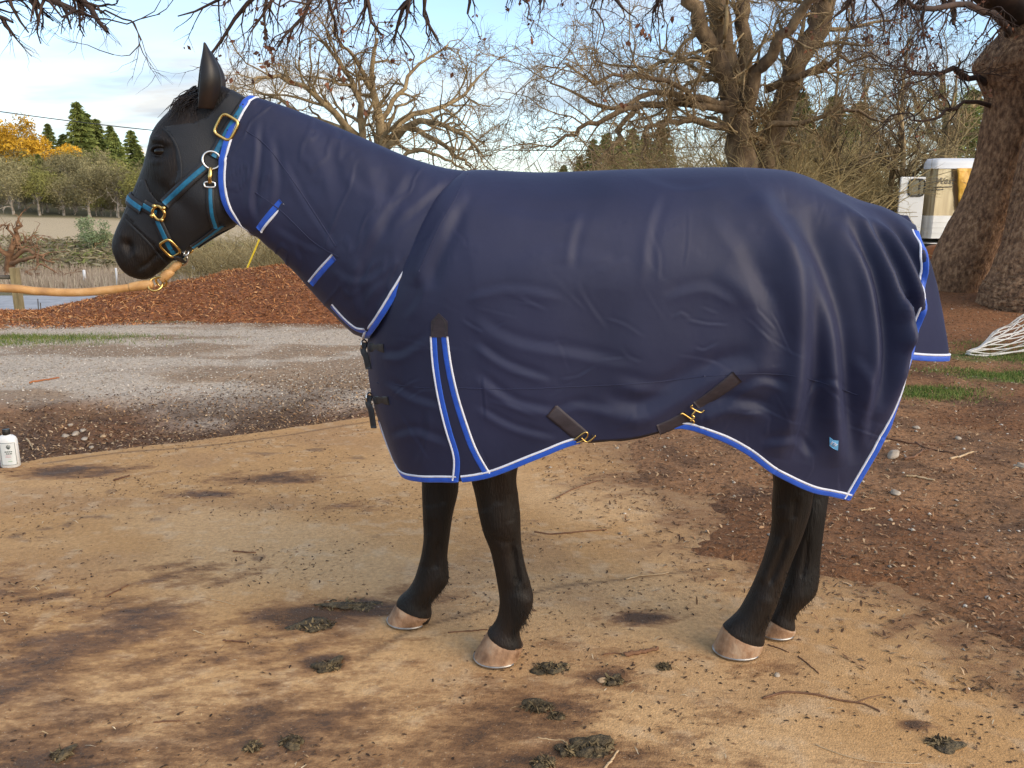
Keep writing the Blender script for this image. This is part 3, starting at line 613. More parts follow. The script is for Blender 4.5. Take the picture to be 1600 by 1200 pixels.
for sgn in (1, -1):
    V, F = strip(p, n*sgn, -.003, .0165, .0022, .002); 
    s = nrm(np.cross(nrm(np.gradient(p, axis=0)), n*sgn)); dn = np.sign(s[:, 2].mean())
    trim(p, n*sgn, dn)
# hind-leg area: leave the lining dark inside
# ================================================================== HOOD, HALTER, LEAD ROPE
M['hood'] = mat('stretch_hood_fabric', (.0065, .007, .0095), (.010, .0105, .014), 12, .6, .0008, 300, sheen=.05)
M['halter_blue'] = mat('halter_blue', (.005, .10, .20), (.008, .145, .28), 60, .5, .0004, 900)
M['leather'] = mat('tan_leather', (.40, .21, .08), (.60, .36, .16), 18, .55, .001, 90, c3=(.52, .28, .10))
HP = [(186, 334), (194, 341), (213, 360), (232, 379), (250, 401), (264, 416), (300, 410), (345, 385), (440, 345), (440, 120), (352, 124), (346, 150), (322, 182), (298, 192), (268, 196), (254, 198), (266, 210), (278, 234), (283, 266), (278, 298), (264, 318), (247, 316), (232, 300), (222, 280), (214, 280), (196, 318)]
hp = np.array([xz(*q) for q in HP]); cell = .0065
HV = BV.copy(); dX, dZ = HV[:, 0], HV[:, 2]
dist, tpar = segdist(dX, dZ, np.concatenate([hp, hp[:1]]))
near_ = (dist < cell*.55) & headm
n_ = len(hp)
tt = tpar[near_]*n_; ii = np.clip(tt.astype(int), 0, n_-1); ff = (tt-ii)[:, None]
hpc = np.concatenate([hp, hp[:1]]); q = hpc[ii]*(1-ff)+hpc[ii+1]*ff
HV[near_, 0] = q[:, 0]; HV[near_, 2] = q[:, 1]
cen = HV[FV].mean(1); inside = inpoly(cen[:, 0], cen[:, 2], hp)
# keep the ears and forelock free: nothing above the brow between them
FH = FV[inside]; used = np.unique(FH); re = np.full(nv, -1); re[used] = np.arange(len(used))
bn2 = np.empty(nv*3, np.float32); bm_.vertices.foreach_get('normal', bn2); bn2 = bn2.reshape(-1, 3)
hood = tag(empty('stretch_hood'), 'dark stretch hood covering the horse\'s head with an opening around the eye', 'horse hood')
HVu = (HV+bn2*.0022)[used]
ho = mesh('hood_fabric', HVu, re[FH], M['hood'], hood)
s = ho.modifiers.new('s', 'SOLIDIFY'); s.thickness = .0022; s.offset = -1
bvh_hood = bvh_of(HVu, re[FH]); HB = [bvh_hood, bvh_body]
for pl in ([(194, 341), (213, 360), (232, 379), (250, 401), (262, 412)], [(254, 200), (266, 211), (278, 234), (283, 266), (278, 298), (264, 318)]):
    band('hem', HB, pl, -.003, .003, M['hood'], hood, .0005, .0016, 3)
halter = tag(empty('halter'), 'black and blue webbing halter with brass buckles on the horse\'s head', 'halter')
def mirror(o):
    V = np.empty(len(o.data.vertices)*3, np.float32); o.data.vertices.foreach_get('co', V); V = V.reshape(-1, 3); V[:, 1] = 2*YC-V[:, 1]
    me = o.data.copy(); me.vertices.foreach_set('co', V.ravel()); me.flip_normals(); me.update()
    c = bpy.data.objects.new(o.name.split('.')[0], me); return c
def hstrap(name, pl, wd=.0175, both=True, stripe=.42, lift=.002):
    p, n = line_on(HB, pl, 4)
    o = mesh(name, *strip(p, n, -wd, wd, lift, .0045, .5), M['black'], halter)
    st = mesh('stripe', *strip(p, n, -wd*stripe, wd*stripe, lift+.0042, .0016, .5), M['halter_blue'], o)
    if both:
        c = link(mirror(o), halter); link(mirror(st), c)
    return o, p, n
hstrap('crown_strap', [(387, 158), (372, 180), (357, 204), (344, 228), (334, 246)], .0175)
hstrap('cheek_strap', [(322, 259), (304, 275), (280, 297), (258, 318)], .0165)
hstrap('noseband', [(226, 321), (233, 325), (240, 329), (247, 333)], .0185)
hstrap('chin_strap', [(247, 344), (256, 364), (267, 388), (277, 402)], .0165)
hstrap('throat_strap', [(329, 292), (329, 312), (331, 334), (337, 354)], .0125)
hstrap('jaw_strap', [(347, 351), (334, 361), (316, 374), (300, 385)], .0125)
# the strap over the nose, crown over the poll and strap under the jaw join both sides
def bridge(name, pn, ctr, wd, sp=1.45):          # strap over the front of the face, following the skin from one side to the other
    c = P(*ctr, YC); o = nrm(P(*pn, YC)-c); p, n = [], []
    for f in np.linspace(-sp, sp, 30):
        d = o*math.cos(f)+np.array([0, math.sin(f), 0]); r = bvh_body.ray_cast(Vector(c+d*.3), Vector(-d)); p.append(np.array(r[0])); n.append(d)
    p, n = np.array(p), nrm(np.array(n))
    q = mesh(name, *strip(p, n, -wd, wd, .004, .0045, .5), M['black'], halter); mesh('stripe', *strip(p, n, -wd*.42, wd*.42, .0082, .0016, .5), M['halter_blue'], q)
bridge('noseband', (198, 305), (238, 328), .0180, 1.5)
def ringpts(c, nx, r, rx=None, k=24, sq=2.0):
    u, v = nx; th = np.linspace(0, 2*np.pi, k, endpoint=False); c1, s1 = np.cos(th), np.sin(th)
    c1 = np.sign(c1)*np.abs(c1)**(2/sq); s1 = np.sign(s1)*np.abs(s1)**(2/sq)
    return c+np.outer(c1, u)*(rx or r)+np.outer(s1, v)*r
def frame_at(x, y, lift, ang):
    c, n = hit(HB, x, y); ex = np.array([math.cos(ang), 0, math.sin(ang)]); ex = nrm(ex-(ex@n)*n); ey = np.cross(n, ex); return c+n*lift, ex, ey, n
def hw(name, x, y, ang, r, rx, wr, m, sq=2.0, lift=.010):
    c, ex, ey, n = frame_at(x, y, lift, ang); p = ringpts(c, (ex, ey), r, rx, 32, sq); p = np.concatenate([p, p[:2]])
    V, F = tubes(p[None], np.full((1, len(p)), wr), 10); o = mesh(name, V, F, m, halter); link(mirror(o), halter); return c, ex, ey, n
c, ex, ey, n = hw('buckle', 356, 200, R_(60), .027, .032, .0048, M['brass'], 4.5, .012)
hw('ring', 331, 251, 0, .025, .025, .0034, M['nickel'], 2, .008)
hw('buckle', 267, 385, R_(-62), .020, .027, .0042, M['brass'], 4, .011)
hw('square_ring', 251, 332, R_(40), .019, .019, .0046, M['brass'], 2.6, .009)
for (x, y) in ((243, 318), (262, 322), (238, 338), (258, 346)):
    c, n = hit(HB, x*.75+251*.25, y*.75+332*.25); V, F = tube(np.array([c+n*.004, c+n*.014]), [.0065, .006], 10); mesh('stud', V, F, M['brass'], halter)
# throat snap: brass bolt snap hanging from the ring
c, ex, ey, n = frame_at(329, 276, .011, 0)
a, b = hit(HB, 330, 263), hit(HB, 328, 287); sn = mesh('snap', *tube(np.array([a[0]+a[1]*.011, (a[0]+b[0])/2+a[1]*.012, b[0]+b[1]*.011]), [.0055, .0072, .0055], 10), M['brass'], halter)
q = ringpts(b[0]+b[1]*.009+np.array([0, 0, -.004]), (ex, ey), .0075, .015, 24, 4); q = np.concatenate([q, q[:2]]); mesh('swivel_loop', *tubes(q[None], np.full((1, len(q)), .003), 8), M['nickel'], sn)
for (x, y) in ((380, 166), (370, 183), (357, 204), (264, 372), (270, 388)):
    c, n = hit(HB, x, y); mesh('strap_hole', *tube(np.array([c+n*.0035, c+n*.0088]), [.0022, .0022], 8), M['black'], halter)
# chin rings
cr_ = P(284, 404, YC-.02); q = ringpts(cr_, (np.array([.86, -.3, .4]), np.array([-.35, 0, .93])), .021, .021, 24); q = np.concatenate([q, q[:2]])
mesh('chin_ring', *tubes(q[None], np.full((1, len(q)), .0034), 8), M['nickel'], halter)
q = ringpts(P(291, 396, YC-.04), (np.array([.7, 0, .7]), np.array([-.5, .6, .5])), .010, .010, 20); q = np.concatenate([q, q[:2]]); mesh('chin_ring', *tubes(q[None], np.full((1, len(q)), .003), 8), M['nickel'], halter)
V, F = strip(*(lambda p: (p, np.broadcast_to(nrm(np.array([-.2, -.3, -.9])), p.shape)))(crom(np.array([P(277, 401, YC-.055), P(284, 408, YC-.03), P(284, 408, YC+.03), P(277, 401, YC+.055)]), 16)), -.014, .014, 0, .004); mesh('chin_strap', V, F, M['black'], halter)
# lead rope
rope = tag(empty('lead_rope'), 'tan lead rope with brass snap leading left from the horse\'s chin', 'lead rope')
pl = np.array([P(-420, 470, 2.2), P(-200, 448, 2.28), P(0, 450, 2.36), P(60, 455, 2.39), P(120, 457, 2.41), P(180, 452, 2.43), P(228, 446, 2.44)])
rr = np.array([.0125, .0125, .0125, .0125, .0125, .0125, .0105])
V, F = tube(pl, rr, 14, 120); mesh('rope', V, F, M['leather'], rope)
V, F = tube(np.array([P(203, 449, 2.435), P(222, 446, 2.44), P(238, 444, 2.442)]), [.0135, .0150, .0125], 12, 14); mesh('rope_whipping', V, F, M['leather'], rope)
for k_, (x, y, r, tl) in enumerate(((243, 444, .021, .5), (252, 440, .017, -.4))):
    q = ringpts(P(x, y, 2.44), (np.array([.95, tl*.6, .2]), np.array([-.2, tl, .9])), r, r, 24); q = np.concatenate([q, q[:2]]); mesh('ring', *tubes(q[None], np.full((1, len(q)), .0036), 8), M['brass'], rope)
V, F = tube(np.array([P(252, 438, 2.44), P(258, 432, 2.442), P(266, 425, 2.446), P(268, 422, 2.447), P(276, 415, 2.45), P(282, 410, 2.455)]), [.010, .0145, .0135, .010, .0125, .008], 12, 30); mesh('snap', V, F, M['leather'], rope)
# ================================================================== GROUND
PAD = np.array([G(-260, 790)[:2], G(60, 711)[:2], G(300, 683)[:2], G(600, 644)[:2], G(860, 640)[:2], G(985, 735)[:2], G(1150, 845)[:2], G(1330, 900)[:2], G(1620, 1010)[:2], [2.6, 1.9], [3.4, .2], [-4, .2]])
def sdpad(x, y):
    d, _ = segdist(x, y, np.concatenate([PAD, PAD[:1]])); return np.where(inpoly(x, y, PAD), -d, d)
def mound_h(x, y):
    X0, Y0 = x+2.6, y-13.0
    r = np.sqrt((X0/5.2)**2+(Y0/2.3)**2); h = .74*np.clip(1-r, 0, 1)**.8
    r2 = np.sqrt(((x+7.5)/5.5)**2+((y-12.0)/1.9)**2); return np.maximum(h, .05*np.clip(1-r2, 0, 1)**.5)
def terr(x, y):
    x = np.asarray(x, float); y = np.asarray(y, float)
    left = sstep(.02, -.24, x/np.maximum(y, 10))
    z = -1.15*sstep(11.4, 19, y)*left-1.15*sstep(24, 45, y)*left
    u = y+.8*(-x-45)                        # hillside climbs behind and to the left
    z = z+left*(.035*np.clip(-x-30, 0, 60)*sstep(50, 100, y)+2.3*sstep(55, 118, u)+2.6*sstep(105, 230, u)+5*sstep(150, 270, u))
    z = z+(1-left)*(.5*sstep(8, 16, y)*sstep(2, 8, x)+1.2*sstep(20, 60, y)+3*sstep(90, 260, y))
    return z+(fbm(x/9, y/9, 3, 5)-.5)*.9*sstep(30, 70, y)
def ground_z(x, y):
    z = terr(x, y)
    d = sdpad(x, y)
    n = fbm(x*2.2, y*2.2, 4, 11)-.5; n2 = fbm(x*9, y*9, 3, 17)-.5
    d = d+(fbm(x*1.6, y*1.6, 4, 23)-.5)*1.0*sstep(-.3, .6, x-.25*(y-4.5))
    right = sstep(.2, 1.0, x-.25*(y-4.5))     # on the right litter lies over the slab, on the left the slab stands proud
    out = np.where(d > 0, -.042+.050*right+.035*n*right+.02*n, -.10+(.100+.12*n+.05*n2)*right*np.clip(1+d/.5, 0, 1))
    nearw = sstep(13, 9, y)
    return z+nearw*(out+.018*n2*(d > 0)+.03*n*(d > .5))+(1-nearw)*.02*n
def lin(a, b, n): return np.linspace(a, b, n)
def grow_axis(a, s0, end, k=1.13):
    r, s = [a], s0
    while r[-1] < end: s *= k; r.append(r[-1]+s)
    return np.array(r)
xs = np.concatenate([-grow_axis(8.6, .08, 330)[::-1], lin(-8.5, 8.5, 244), grow_axis(8.6, .08, 330)])
ys = np.concatenate([-grow_axis(0, .3, 60, 1.3)[::-1], lin(.3, 15, 215), grow_axis(15.1, .08, 480, 1.09)])
X, Yg = np.meshgrid(xs, ys, indexing='ij'); Z = ground_z(X, Yg)
def blend(c, m, col): return c*(1-m[..., None])+np.array(col)*m[..., None]
def zone(X, Y):
    n = fbm(X*1.1, Y*1.1, 5, 31); n2 = fbm(X*.45, Y*.45, 4, 41); n3 = fbm(X*4, Y*4, 3, 47)
    c = np.zeros(X.shape+(3,))+np.array([.205, .092, .038])
    c = blend(c, sstep(.45, .62, n), [.29, .150, .070]); c = blend(c, sstep(.56, .70, n3)*.6, [.075, .042, .026])
    red = sstep(1.5, 3.2, X)*sstep(6.5, 9.5, Y); c = blend(c, red*.8, [.27, .115, .048])
    # grey gravel drive, left behind the slab
    gl = sstep(.9, -.6, X+(n-.5)*2.4)*sstep(6.1, 7.0, Y+.22*X+1.1+(n2-.5)*2.6)*sstep(11.6, 10.8, Y+(n-.5)*.8)
    c = blend(c, gl*sstep(.30, .52, n2+.25*(n3-.5)+.12), [.56, .47, .37])
    c = blend(c, gl*sstep(.50, .62, fbm(X*.7+9, Y*1.4, 4, 53))*.75, [.27, .165, .085])
    # dark humus strip beside the slab
    d = sdpad(X, Y); hum = sstep(2.0, .5, d+(n-.5)*1.4)*sstep(0, -1.2, X+.4)*(d > -.3); c = blend(c, hum*sstep(.40, .60, n+.05)*.9, [.105, .058, .032])
    c = blend(c, sstep(10.4, 10.9, Y+(n-.5)*.5)*sstep(13.5, 12.5, Y)*sstep(.5, -1, X), [.20, .080, .034])
    # grass
    g = sstep(10.6, 10.9, Y+.02*X)*sstep(11.8, 11.3, Y)*sstep(-2.8, -4.2, X)*sstep(.4, .55, n); c = blend(c, g*.8, [.16, .17, .05])
    for (x, y, r) in [(*G(1440, 618)[:2], .42), (*G(1560, 560)[:2], .8), (*G(1590, 590)[:2], .6), (*G(1530, 590)[:2], .35)]:
        c = blend(c, sstep(1, .45, np.hypot((X-x)/r, (Y-y)/(r*.55))+(n3-.5)*1.2)*.8, [.10, .15, .03])
    # far land on the left: verge, dry field, brushy bank, tan meadow, wooded hill
    lf = sstep(.05, -.1, X/np.maximum(Y, 10))
    c = blend(c, sstep(14, 15, Y)*(1), [.17, .15, .07])
    c = blend(c, lf*sstep(14, 17, Y)*sstep(22, 19, Y), [.22, .24, .08]); c = blend(c, lf*sstep(30, 33, Y), [.34, .27, .20])
    c = blend(c, lf*sstep(54, 60, Y+(n2-.5)*9), [.17, .15, .075]); u = Y+.8*(-X-45)
    c = blend(c, lf*sstep(74, 79, u+(n2-.5)*8)*sstep(122, 108, u+(n2-.5)*14), [.52, .42, .27]); c = blend(c, sstep(118, 128, u)*1., [.13, .12, .06])
    return c
C = zone(X, Yg)
def groundmat(name, bd=.012, bs=38., rough=.9):
    m = mat(name, (.62, .60, .58), (1.3, 1.3, 1.3), 26, rough, attr='col', lo=.28, hi=.72, detail=8, spec=.25)
    t = m.node_tree; b = t.nodes['Principled BSDF']; co = t.nodes.new('ShaderNodeTexCoord'); h = None
    for s_, d in ((bs, bd), (bs*5, bd*.3)):
        n = t.nodes.new('ShaderNodeTexNoise'); n.inputs['Scale'].default_value = s_; n.inputs['Detail'].default_value = 5; t.links.new(co.outputs['Object'], n.inputs['Vector'])
        bu = t.nodes.new('ShaderNodeBump'); bu.inputs['Distance'].default_value = d; bu.inputs['Strength'].default_value = 1; t.links.new(n.outputs['Fac'], bu.inputs['Height'])
        if h: t.links.new(h, bu.inputs['Normal'])
        h = bu.outputs[0]
    t.links.new(h, b.inputs['Normal'])
    src = b.inputs['Base Color'].links[0].from_socket
    for s_, lo, hi, k_, col in ((55, .56, .66, .55, (.07, .04, .025)), (90, .60, .70, .5, (.42, .29, .18)), (170, .58, .66, .5, (.05, .03, .02))):
        n = t.nodes.new('ShaderNodeTexNoise'); n.inputs['Scale'].default_value = s_; n.inputs['Detail'].default_value = 3; t.links.new(co.outputs['Object'], n.inputs['Vector'])
        r_ = t.nodes.new('ShaderNodeMapRange'); r_.inputs[1].default_value = lo; r_.inputs[2].default_value = hi; r_.inputs[4].default_value = k_; t.links.new(n.outputs['Fac'], r_.inputs[0])
        mx_ = t.nodes.new('ShaderNodeMixRGB'); t.links.new(r_.outputs[0], mx_.inputs[0]); t.links.new(src, mx_.inputs[1]); mx_.inputs[2].default_value = (*col, 1)
        # keep the tint relative to the zone colour: multiply instead of replace on pale gravel
        src = mx_.outputs[0]
    t.links.new(src, b.inputs['Base Color']); return m
M['earth'] = groundmat('earth')
ground = tag(mesh('ground', np.stack([X, Yg, Z], -1), gridfaces(len(xs), len(ys))[:, ::-1].copy(), M['earth'], cols={'col': C}), kind='structure')
# ---- the dusty slab
px_, py_ = np.arange(-3.6, 2.5, .0155), np.arange(.9, 5.9, .0155)
SX, SY = np.meshgrid(px_, py_, indexing='ij'); sd = sdpad(SX, SY)
n1_ = fbm(SX*.9+SY*.3, SY*1.5, 5, 61); n2_ = fbm(SX*3.2, SY*5, 5, 67); n3_ = fbm(SX*14, SY*20, 4, 71); n4_ = fbm(SX*1.6+7, SY*2.6, 5, 79)
def wpx(x, y, rx, ry):                        # soft blob centred on a pixel of the ground
    g = G(x, y); return np.exp(-(((SX-g[0])/rx)**2+((SY-g[1])/ry)**2))
mudm = .74*sstep(2.9, 1.8, SY+.22*SX+(n1_-.5)*1.3)*sstep(1.3, .5, SX)
for (x, y, rx, ry, a) in [(200, 950, .35, .16, .55), (300, 900, .3, .14, .5), (480, 960, .24, .11, .9), (560, 950, .16, .09, .8), (420, 745, .45, .14, .6), (110, 735, .42, .14, .8), (330, 770, .24, .07, .6), (560, 790, .2, .10, .35), (60, 930, .2, .08, .6), (1000, 965, .10, .05, .9), (950, 1060, .13, .07, .7), (830, 1120, .5, .2, .5), (700, 1150, .5, .16, .5), (930, 1170, .2, .1, .8), (510, 1035, .1, .06, .9), (400, 1130, .6, .2, .6), (860, 1010, .2, .07, .35), (1180, 1040, .3, .1, .25), (1430, 1130, .06, .03, .9), (650, 930, .2, .1, .3)]:
    mudm = np.maximum(mudm, a*wpx(x, y, rx, ry)*1.35)
ca_, sa_ = .85*SX+.53*SY, -.53*SX+.85*SY; n5_ = fbm(ca_*4, sa_*17, 5, 97); n6_ = fbm(SX*30, SY*44, 3, 101)
mudv = np.clip(mudm*(.45+.6*n2_+.3*n5_)+.55*(n5_-.5)+.40*(n2_-.5)+.25*(n4_-.5)+.12, 0, 1.2)      # how muddy; the material breaks it up finely
mud = sstep(.40, .80, mudv)
wet = sstep(.60, .9, mud*(.4+1.1*n4_))*sstep(.47, .62, n2_*.6+n5_*.4)
CP = np.zeros(SX.shape+(3,))+np.array([.49, .280, .115])
CP = blend(CP, sstep(.40, .68, n1_), [.57, .355, .170]); CP = blend(CP, sstep(.50, .72, n4_)*.5, [.36, .205, .098]); CP = blend(CP, sstep(.58, .75, n3_)*.35, [.60, .45, .29])
CP = blend(CP, sstep(.66, .78, n2_)*sstep(.45, .6, n3_)*.7, [.16, .09, .05])
# dried crack/lip line running parallel to the back edge, and one crack between the legs
for pl, wd in (([(70, 722), (180, 706), (300, 697), (420, 682), (560, 660), (640, 648)], .014), ([(560, 1030), (640, 985), (760, 950), (860, 918), (960, 905), (1120, 885)], .010), ([(860, 780), (930, 745)], .006)):
    pl = [G(*q)[:2] for q in crom(pl, 30)]; dd, _ = segdist(SX, SY, pl); k_ = np.exp(-(dd/(wd*(.5+n3_)))**2)*sstep(.3, .5, n2_+.1); CP = blend(CP, k_*.75, [.10, .06, .035])
Zp = (n1_-.5)*.012+(n3_-.5)*.006*(.3+mud)+(n2_-.5)*.012*mud-.006
rgt = sstep(.0, .9, SX-.2*(SY-4.5)); tr = sstep(-.55, .05, sd+(n2_-.5)*.7+(n5_-.5)*.5)*rgt; CP = blend(CP, tr*.7, [.22, .125, .064])
sdE = sd-.7*rgt; edge = sstep(0, -.05, sdE+(n2_-.5)*.06); Zp = Zp-.09*(1-edge)
m = mat('sandy_concrete', (.80, .79, .78), (1.18, 1.18, 1.18), 60, .88, .004, 160, attr='col', lo=.3, hi=.7, detail=8, spec=.3)
keep = (sdE < .06)
Fp = gridfaces(len(px_), len(py_))[:, ::-1].copy(); Fp = Fp[keep.ravel()[Fp].all(1)]
us = np.unique(Fp); re2 = np.full(keep.size, -1); re2[us] = np.arange(len(us))
wetv = wet.ravel()[us]
t = m.node_tree; at = t.nodes.new('ShaderNodeAttribute'); at.attribute_name = 'wet'; mr = t.nodes.new('ShaderNodeMapRange'); mr.inputs[3].default_value = .9; mr.inputs[4].default_value = .66
t.links.new(at.outputs['Fac'], mr.inputs[0]); t.links.new(mr.outputs[0], t.nodes['Principled BSDF'].inputs['Roughness'])
def muddy(m):                                 # fine broken mud over the sand, driven by the 'mud' amount
    t = m.node_tree; b = t.nodes['Principled BSDF']; src = b.inputs['Base Color'].links[0].from_socket; co = t.nodes.new('ShaderNodeTexCoord')
    def noise(s_, d_, st=(1, 1, 1), rot=0.):
        ma = t.nodes.new('ShaderNodeMapping'); ma.inputs['Scale'].default_value = st; ma.inputs['Rotation'].default_value = (0, 0, rot); t.links.new(co.outputs['Object'], ma.inputs[0]); n = t.nodes.new('ShaderNodeTexNoise'); n.inputs['Scale'].default_value = s_; n.inputs['Detail'].default_value = d_; n.inputs['Roughness'].default_value = .68; t.links.new(ma.outputs[0], n.inputs['Vector']); return n.outputs['Fac']
    def mth(op, x, y=None, z=None):
        n = t.nodes.new('ShaderNodeMath'); n.operation = op
        for i, v in enumerate((x, y, z)):
            if v is None: continue
            if hasattr(v, 'links'): t.links.new(v, n.inputs[i])
            else: n.inputs[i].default_value = v
        return n.outputs[0]
    def ramp(x, lo, hi):
        n = t.nodes.new('ShaderNodeMapRange'); n.interpolation_type = 'SMOOTHSTEP'; n.inputs[1].default_value = lo; n.inputs[2].default_value = hi; t.links.new(x, n.inputs[0]); return n.outputs[0]
    def mixc(f, a_, col):
        n = t.nodes.new('ShaderNodeMixRGB'); t.links.new(f, n.inputs[0]); t.links.new(a_, n.inputs[1]); n.inputs[2].default_value = (*col, 1); return n.outputs[0]
    at = t.nodes.new('ShaderNodeAttribute'); at.attribute_name = 'mud'; A = at.outputs['Fac']
    nA = noise(9, 12, (1, 2.4, 1), -.56); nB = noise(34, 8, (1, 1.7, 1), -.56); nC = noise(120, 4)
    base = mth('ADD', A, mth('MULTIPLY', mth('SUBTRACT', nA, .5), 1.5)); base = mth('ADD', base, mth('MULTIPLY', mth('SUBTRACT', nB, .5), .7))
    c = mixc(mth('MULTIPLY', ramp(base, .32, .62), .62), src, (.235, .115, .050)); c = mixc(mth('MULTIPLY', ramp(base, .58, .86), .75), c, (.135, .066, .032))
    c = mixc(mth('MULTIPLY', ramp(mth('ADD', base, mth('MULTIPLY', mth('SUBTRACT', nC, .5), .8)), .86, 1.08), .85), c, (.085, .050, .030))
    c = mixc(mth('MULTIPLY', ramp(noise(21, 10, (1, 2, 1), -.56), .60, .68), .55), c, (.20, .11, .06)); c = mixc(mth('MULTIPLY', ramp(noise(75, 3), .66, .72), .6), c, (.09, .05, .03)); c = mixc(mth('MULTIPLY', ramp(noise(95, 2, (1, 1.3, 1), .4), .68, .73), .5), c, (.68, .56, .40))
    t.links.new(c, b.inputs['Base Color'])
muddy(m)
pad = tag(mesh('concrete_pad', np.stack([SX, SY, Zp], -1).reshape(-1, 3)[us], re2[Fp], m, attrs={'wet': wetv, 'mud': (mudv+.35*tr).ravel()[us]}, cols={'col': CP.reshape(-1, 3)[us]}), kind='structure')
def pad_z(x, y):
    i = np.clip(np.round((np.asarray(x)-px_[0])/.0155).astype(int), 0, len(px_)-1); j = np.clip(np.round((np.asarray(y)-py_[0])/.0155).astype(int), 0, len(py_)-1)
    return np.where(sdpad(x, y) < 0, np.maximum(Zp[i, j], ground_z(x, y)), ground_z(x, y))
# ---- bark mulch pile
mu_x, mu_y = np.arange(-14.5, 4.5, .07), np.arange(10, 16.2, .07); MX, MY = np.meshgrid(mu_x, mu_y, indexing='ij')
mh = mound_h(MX, MY); mn = fbm(MX*1.3, MY*1.3, 4, 83)-.5; mn2 = fbm(MX*6, MY*6, 3, 89)-.5
MZ = terr(MX, MY)*(1-.6*np.clip(mh*4, 0, 1))-.06+mh*1.22+(mn*.16+mn2*.05)*np.clip(mh*6, 0, 1)
M['mulch'] = mat('bark_mulch', (.10, .038, .016), (.38, .15, .055), 22, .9, .02, 60, c3=(.26, .095, .036), detail=9, stretch=(1, 1.6, 1))
pile = tag(empty('mulch_pile'), 'long low pile of red-brown shredded bark mulch behind the gravel', 'mulch pile')
mesh('pile_core', np.stack([MX, MY, MZ], -1), gridfaces(len(mu_x), len(mu_y))[:, ::-1].copy(), M['mulch'], pile)
def mz(x, y):
    i = np.clip(np.round((x-mu_x[0])/.07).astype(int), 0, len(mu_x)-1); j = np.clip(np.round((y-mu_y[0])/.07).astype(int), 0, len(mu_y)-1); return MZ[i, j]
# ---- loose bits: thin bent chips scattered on a surface
def chips(x, y, z, ln, wd, rng, tilt=.35):
    n = len(x); a = rng.uniform(0, np.pi*2, n); d = np.stack([np.cos(a), np.sin(a), rng.normal(0, tilt, n)], 1); s = np.stack([-np.sin(a), np.cos(a), rng.normal(0, tilt, n)], 1)
    c = np.stack([x, y, z], 1); L = ln*rng.uniform(.4, 1.3, n); W = wd*rng.uniform(.5, 1.4, n); up = np.array([0, 0, 1.])*(L*rng.uniform(0, .22, n))[:, None]
    d = d*L[:, None]/2; s = s*W[:, None]/2
    V = np.stack([c-d-s*.5, c-d+s*.4, c+up-s, c+up+s, c+d-s*.4, c+d+s*.3], 1).reshape(-1, 3)
    o = (np.arange(n)*6)[:, None]; F = np.concatenate([np.array([[0, 2, 3, 1]])+o, np.array([[2, 4, 5, 3]])+o]); return V, F
def scatter(name, n, fx, ln, wd, cols, rng, label, cat_, parent=None, zf=None, lift=.004, tilt=.35, m=None):
    x, y = fx(n, rng); z = (zf or pad_z)(x, y)+lift; V, F = chips(x, y, z, ln, wd, rng, tilt)
    col = np.array(cols)[rng.integers(0, len(cols), len(x))]*rng.uniform(.6, 1.25, (len(x), 1)); o = mesh(name, V, F, m or M['chip'], parent, False, cols={'col': np.repeat(col, 6, 0)})
    return tag(o, label, cat_, kind='stuff') if parent is None else tag(o, kind='stuff')
M['chip'] = mat('loose_bits', (.85, .85, .85), (1.1, 1.1, 1.1), 30, .85, attr='col', spec=.25)
rng = np.random.default_rng(77)
RED = [(.42, .165, .056), (.54, .235, .085), (.30, .105, .038), (.15, .055, .024), (.66, .36, .16), (.48, .195, .07)]
BRN = [(.30, .18, .095), (.42, .28, .16), (.17, .095, .05), (.09, .052, .03), (.55, .40, .25), (.24, .13, .065), (.36, .22, .11)]
BRN2 = [(.26, .145, .075), (.34, .205, .11), (.16, .085, .045), (.09, .05, .03), (.20, .108, .055), (.44, .30, .175), (.13, .07, .038), (.23, .125, .062)]
def f_mound(n, r):
    x, y = r.uniform(-13, 4, 3*n), r.uniform(10.2, 14.4, 3*n); k = (mound_h(x, y) > .012) | ((y > 10.7) & (y < 12) & (x < -3)); return x[k][:n], y[k][:n]
scatter('bark_shreds', 60000, f_mound, .075, .010, RED, rng, None, None, pile, mz, .008, .45)
def f_right(n, r):
    x = r.uniform(-.6, 7, 3*n); y = 2.2+10.5*r.random(3*n)**1.5; k = (sdpad(x, y) > -.75*r.random(3*n)**2.2+.05) & (x > -.5+.0*y); return x[k][:n], y[k][:n]
scatter('wood_chip_litter', 60000, f_right, .027, .008, BRN2, rng, 'brown wood chip and leaf litter over the dirt right of the horse', 'litter')
def f_left(n, r):
    x = r.uniform(-7, .6, 3*n); y = r.uniform(3.2, 7.6, 3*n); d = sdpad(x, y); k = (d > -.02) & (d < 2.2*r.random(3*n)**.7) & (x < .9); return x[k][:n], y[k][:n]
scatter('leaf_litter', 22000, f_left, .026, .009, BRN+[(.06, .034, .022)]*2, rng, 'dark leaf litter between the slab and the gravel', 'litter')
def f_pad(n, r):
    x = r.uniform(-3.2, 2.2, 4*n); y = 1.4+4.2*r.random(4*n); d = sdpad(x, y); k = (d < 0) & (fbm(x*2.2, y*3.2, 4, 67) > r.uniform(.38, .62, 4*n)); return x[k][:n], y[k][:n]
scatter('dirt_crumbs', 5200, f_pad, .014, .006, [(.07, .042, .026), (.12, .07, .04), (.05, .03, .02), (.3, .19, .1), (.16, .09, .05)], rng, 'dark crumbs of dirt and chaff strewn over the sandy slab', 'debris', lift=.002, tilt=.2)
scatter('straw_bits', 700, f_pad, .035, .003, [(.5, .36, .19), (.30, .17, .085), (.62, .5, .33)], rng, 'short pale straw bits scattered over the sandy slab', 'straw', lift=.003, tilt=.1)
